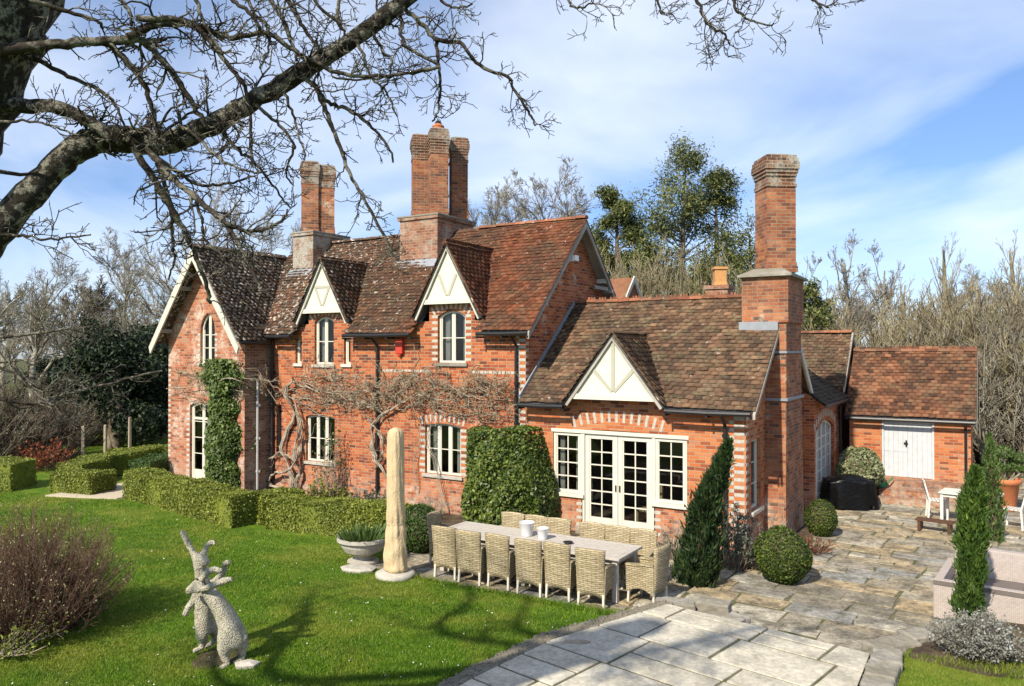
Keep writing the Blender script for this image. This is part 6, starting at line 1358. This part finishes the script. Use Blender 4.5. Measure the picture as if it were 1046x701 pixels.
# ---- the old tree that leans into the view, with its lichened limb and spurred twigs
def front_tree():
    rng = np.random.default_rng(101); base = atD(-235, 358, 4.5); base[2] = .2
    t = thing('old_fruit_tree', 'old leaning bare tree with a thick lichened limb arching across the top left', 'tree', tuple(base)); o = base
    def path(pts, r, d0=4.5, d1=None, k=None):
        d1 = d0 if d1 is None else d1; n = len(pts); s = np.linspace(0, 1, n)
        W = np.array([atD(x, y, d0+(d1-d0)*q) for (x, y), q in zip(pts, s)])-o; r = np.array(r if hasattr(r, '__len__') else [r, r*.55])*4.5/FPX
        return one(W, r, k or max(8, n*5))
    def rough(P, R2, a): return P+rng.normal(0, a, P.shape)*np.linspace(1, 1, P.shape[1])[None, :, None], R2*(1+rng.normal(0, .05, R2.shape))
    # trunk and limb
    T = path([(-245, 1010), (-235, 800), (-175, 430), (-100, 190), (-30, 40), (30, -90), (50, -130)], [95, 84, 74, 64, 60, 52, 44], 4.5, 4.3, 40)
    A = path([(-190, 500), (-125, 405), (-60, 318), (-5, 240), (40, 188), (75, 155), (100, 143), (130, 143), (165, 146), (205, 133), (250, 109), (300, 79), (350, 47), (420, -4), (480, -55), (560, -95), (680, -95), (790, -70)], [20, 19, 17, 15.5, 14.5, 14, 14, 13.5, 12.5, 11.2, 10.3, 9.6, 9, 8.2, 7, 5, 3.5, 2], 4.4, 4.9, 110)
    B = path([(-55, 100), (-10, 107), (30, 108), (62, 111), (88, 122), (108, 136), (122, 143)], [10, 7.5, 7, 6.8, 6.5, 6.5, 7], 4.35, 4.48, 30)
    mesh_np('trunk', [tubes(*rough(*T, .010), 22)], m_bark, t, True)
    mesh_np('limb', [tubes(*rough(*A, .004), 14), tubes(*rough(*B, .003), 10)], m_bark, t, True)
    S = [([(-30, 55), (20, 49), (60, 45), (100, 42), (140, 40), (150, 45), (165, 60), (182, 82), (198, 108), (212, 128)], 5.5, 4.2, 4.5), ([(90, 42), (115, 48), (141, 76), (153, 103), (160, 134), (163, 145)], 3.8, 4.3, 4.5), ([(130, 38), (160, 25), (200, 26), (220, 35), (241, 39), (270, 34), (302, 52), (318, 62), (352, 76), (400, 77), (450, 68)], 3.6, 4.3, 4.7),
         ([(140, 20), (180, 20), (203, 29), (230, 63), (247, 82), (253, 103), (256, 134), (258, 172)], 3.0, 4.3, 4.5), ([(30, 0), (66, 10), (100, 22), (104, 30)], 2.6, 4.2, 4.4), ([(136, 150), (162, 191), (176, 214), (189, 238), (200, 262), (212, 295), (214, 310)], 4.0, 4.5, 4.8), ([(150, 152), (172, 178), (191, 195), (218, 216), (233, 233), (246, 255), (262, 285), (268, 300)], 3.6, 4.5, 4.2),
         ([(225, 225), (245, 234), (264, 236), (280, 231), (289, 224), (295, 214)], 2.4, 4.3, 4.4), ([(185, 130), (197, 137), (215, 154), (229, 166), (254, 175), (272, 176)], 2.0, 4.5, 4.2), ([(222, 128), (240, 150), (262, 168), (280, 192), (296, 212)], 2.2, 4.5, 4.9), ([(306, 78), (322, 90), (335, 118), (345, 145), (356, 175), (370, 200), (389, 235), (400, 256), (406, 266)], 2.8, 4.7, 4.6),
         ([(318, 85), (335, 104), (355, 112), (378, 128), (395, 148), (402, 166)], 2.6, 4.7, 4.9), ([(410, 6), (430, 24), (445, 40), (471, 45), (490, 67), (518, 78), (525, 90), (540, 115), (547, 128)], 2.8, 4.8, 4.9), ([(445, 38), (447, 55), (449, 72), (450, 92), (447, 112), (443, 124)], 2.2, 4.85, 4.8), ([(408, 12), (412, 42), (428, 56), (447, 68), (425, 74), (400, 78), (365, 82), (340, 80)], 2.2, 4.8, 4.7),
         ([(270, -30), (277, 0), (289, 20), (297, 40), (304, 62)], 3.0, 4.5, 4.6), ([(290, -30), (295, 0), (306, 21), (318, 40), (328, 50)], 3.0, 4.6, 4.65), ([(230, -20), (239, 0), (256, 14), (266, 30), (272, 34)], 2.6, 4.4, 4.4), ([(310, -30), (323, 2), (340, 20), (352, 32)], 2.4, 4.6, 4.7), ([(195, -20), (202, 5), (212, 30), (228, 55)], 2.4, 4.4, 4.3), ([(355, -20), (345, 10), (350, 30), (358, 42)], 2.4, 4.7, 4.75), ([(245, -20), (258, 10), (275, 34), (272, 55), (265, 70)], 2.0, 4.5, 4.4),
         ([(100, -20), (130, 8), (135, 30), (150, 36)], 2.6, 4.3, 4.3), ([(35, 60), (70, 78), (100, 92), (118, 108), (128, 130)], 2.6, 4.4, 4.45), ([(150, 150), (170, 168), (195, 185), (215, 190), (235, 187), (260, 180)], 2.4, 4.5, 4.7), ([(160, 165), (172, 200), (176, 235), (178, 265), (172, 285)], 2.2, 4.6, 4.7), ([(198, 196), (205, 220), (210, 245), (228, 262), (240, 275)], 2.0, 4.5, 4.5), ([(262, 108), (285, 128), (300, 150), (292, 175), (300, 190)], 2.0, 4.6, 4.7), ([(288, 92), (300, 118), (305, 140), (312, 160)], 1.8, 4.6, 4.5),
         ([(364, 40), (372, 60), (380, 80), (395, 95), (405, 120)], 2.0, 4.7, 4.8), ([(380, 30), (390, 50), (400, 62), (395, 85), (382, 100)], 2.0, 4.75, 4.7), ([(-20, 238), (20, 240), (50, 245), (92, 240)], 1.8, 4.3, 4.2), ([(-40, 118), (0, 124), (40, 125), (80, 138)], 1.8, 4.2, 4.2), ([(-120, 395), (-40, 400), (30, 412), (70, 402), (112, 392), (165, 378)], 2.4, 4.1, 4.5), ([(-100, 350), (0, 345), (60, 338), (100, 334)], 2.0, 4.2, 4.4), ([(-90, 370), (0, 375), (40, 404), (60, 420)], 1.8, 4.2, 4.1),
         ([(560, -95), (572, -30), (583, 4), (592, 8), (606, 3)], 2.0, 4.9, 4.9), ([(650, -95), (662, -30), (672, 4), (676, 14)], 2.2, 4.9, 4.9), ([(690, -95), (706, -20), (718, 14), (724, 26), (738, 34), (746, 46)], 2.4, 4.9, 4.9), ([(730, -85), (747, -5), (756, 14), (770, 22), (788, 27)], 2.0, 4.9, 4.9), ([(790, -70), (815, -20), (830, 0), (846, 7)], 2.0, 4.9, 4.9), ([(440, -25), (452, 2), (470, 8), (482, 4)], 2.0, 4.8, 4.8)]
    br = []; tw = []; W0 = lambda *q: np.array(q)-o
    for q, r in (([T[0][0][22]+o, (-3.2, -14.6, 4.6), (-4.4, -14.0, 5.3), (-5.6, -13.6, 6.0)], [.10, .08, .06, .02]), ([T[0][0][26]+o, (-2.6, -13.6, 5.6), (-3.4, -12.8, 6.2), (-4.4, -12.2, 6.6)], [.09, .07, .05, .02]), ([T[0][0][18]+o, (-3.4, -14.2, 3.9), (-5.0, -13.8, 4.4)], [.08, .06, .02]), ([T[0][0][30]+o, (-1.9, -14.6, 7.0), (-3.0, -14.2, 8.2)], [.10, .08, .03])):
        P, R2 = one(np.array(q)-o, r, 24); P, R2 = rough(P, R2, .01); br.append(tubes(P, R2, 8)); P1, R1 = spawn(rng, P, R2, 9, (.15, 1), (.7, 1.7), (.4, 1.1), .1, .2, 9, .5, .3, True, rmin=.006, shrink=.3); P2, R2b = spawn(rng, P1, R1, 7, (.1, 1), (.2, .6), (.4, 1.2), .1, .25, 6, .55, .4, True, rmin=.004); br.append(tubes(P1, R1, 6)); tw.append(tubes(P2, R2b, 4)); P3, R3 = spawn(rng, P2, R2b, 5, (.1, 1), (.06, .2), (.4, 1.2), .1, .25, 4, .7, .6, True, rmin=.003); tw.append(tubes(P3, R3, 3))
    for pts, r, d0, d1 in S:
        P, R2 = path(pts, [r, r*.45], d0, d1); P, R2 = rough(P, R2, .004); br.append(tubes(P, R2, 7))
        L = np.linalg.norm(np.diff(P[0], axis=0), axis=1).sum(); m = int(L/.072)
        P1, R1 = spawn(rng, P, R2, m, (.08, 1), (.10, .38), (.5, 1.35), .08, .30, 7, .42, .45, True, lift=.02, rmin=.0026, shrink=.35)
        P2, R2b = spawn(rng, P1, R1, 4, (.15, 1), (.04, .17), (.5, 1.3), .10, .30, 5, .7, .6, True, lift=.05, rmin=.0022, shrink=.3)
        P3, R3 = spawn(rng, P2, R2b, 2, (.3, 1), (.02, .06), (.5, 1.2), .1, .3, 3, .9, .9, True, rmin=.0022, shrink=.3)
        tw += [tubes(P1, R1, 5), tubes(P2, R2b, 4), tubes(P3, R3, 3)]
    P1, R1 = spawn(rng, A[0][:, 30:], A[1][:, 30:], 36, (.02, .75), (.12, .6), (.7, 1.4), .05, .25, 8, .16, .4, True, rmin=.003); P2, R2b = spawn(rng, P1, R1, 6, (.15, 1), (.05, .22), (.5, 1.3), .1, .3, 5, .7, .5, True, rmin=.0022); P3, R3 = spawn(rng, P2, R2b, 3, (.3, 1), (.02, .07), (.5, 1.2), .1, .3, 3, .9, .9, True, rmin=.0022)
    tw += [tubes(P1, R1, 5), tubes(P2, R2b, 4), tubes(P3, R3, 3)]
    mesh_np('branches', br, m_twig, t, True); mesh_np('twigs', tw, m_twig, t)
front_tree()
tw_ = twiggy('foreground_shrub', tuple(onZ(34, 645, .26)), 1.26, 1.62, 'domed purple brown twiggy shrub with pale buds at the left front of the lawn', m_red_twig, 560, 41, m_bud, 2200, .03, 'shrub', .008, 1., 8, 3, None, .25)
twiggy('border_shrub', tuple(onZ(-10, 668, .26)), .9, .5, 'low tangle of pale stems and leaves under the domed shrub', m_wist, 90, 42, m_hedge, 1500, .05)

# ---- grass blades on the lawn
rng = np.random.default_rng(55)
def in_lawn(x, y):
    k = (y < -4.42-.03*np.sin(x*5)) & (x < .25+(y+4.5)*.45) & (x < -.72+np.where(y > -6.6, (y+6.6)*.42, 0)-.02) if False else None
    right = np.interp(y, [-9.6, -8.1, -6.55, -4.45], [-1.29, -1.21, -1.0, -.06])
    top = np.interp(x, [-30, -17, -16.3, -10.5, -6.6, -6.3, -4.6, .3], [-4.6, -3.9, -3.15, -4.05, -3.05, -4.72, -4.72, -4.47])
    return (x < right) & (y < top)
n = 520000
u = rng.random(n); d = 8.2+18*u**1.9; px = rng.uniform(-40, 740, n)
X = CAMP[0]+(CF[0]+CR[0]*(px-523)/FPX)*d; Y_ = CAMP[1]+(CF[1]+CR[1]*(px-523)/FPX)*d
k = in_lawn(X, Y_); X, Y_, d = X[k], Y_[k], d[k]
bed_ = rng.random((14000, 2))*[2.6, 3.3]+[3.05, -7.6]; bk = (bed_[:, 1] < -4.85+.35*(bed_[:, 0]-2.9)); X = np.concatenate([X, bed_[bk, 0]]); Y_ = np.concatenate([Y_, bed_[bk, 1]]); d = np.concatenate([d, np.full(bk.sum(), 9.)])
Z = ground_h(X, Y_); n = len(X)
patch = .5+.5*np.sin(X*1.1+np.sin(Y_*.9)*2)*np.sin(Y_*1.4+1.); h = rng.uniform(.018, .042, n)*(.8+.5*patch)*np.where((X > -4.7) & (Y_ > -4.85), 2.6, 1.); a = rng.uniform(0, 6.28, n); wd = .0028+.00030*d
base = np.stack([X, Y_, Z-.004], 1); sdv = np.stack([np.cos(a), np.sin(a), 0*a], 1)*wd[:, None]; lean = np.stack([rng.normal(0, .45, n)*h, rng.normal(0, .45, n)*h, h], 1)
tag(mesh_np('lawn_grass', [(np.stack([base-sdv, base+sdv, base+lean], 1).reshape(-1, 3), np.arange(n*3).reshape(n, 3))], m_grass), 'short green grass of the lawn', 'grass', kind='stuff')

k = rng.choice(n, 170, replace=False); C = base[k]+[0, 0, .035]
tag(mesh_np('lawn_daisies', [leaves(rng, C, np.tile([0, -.3, 1.], (len(C), 1)), .022, .9, .3)], m_curtain), 'tiny white daisies and petals scattered in the lawn', 'daisies', kind='stuff')
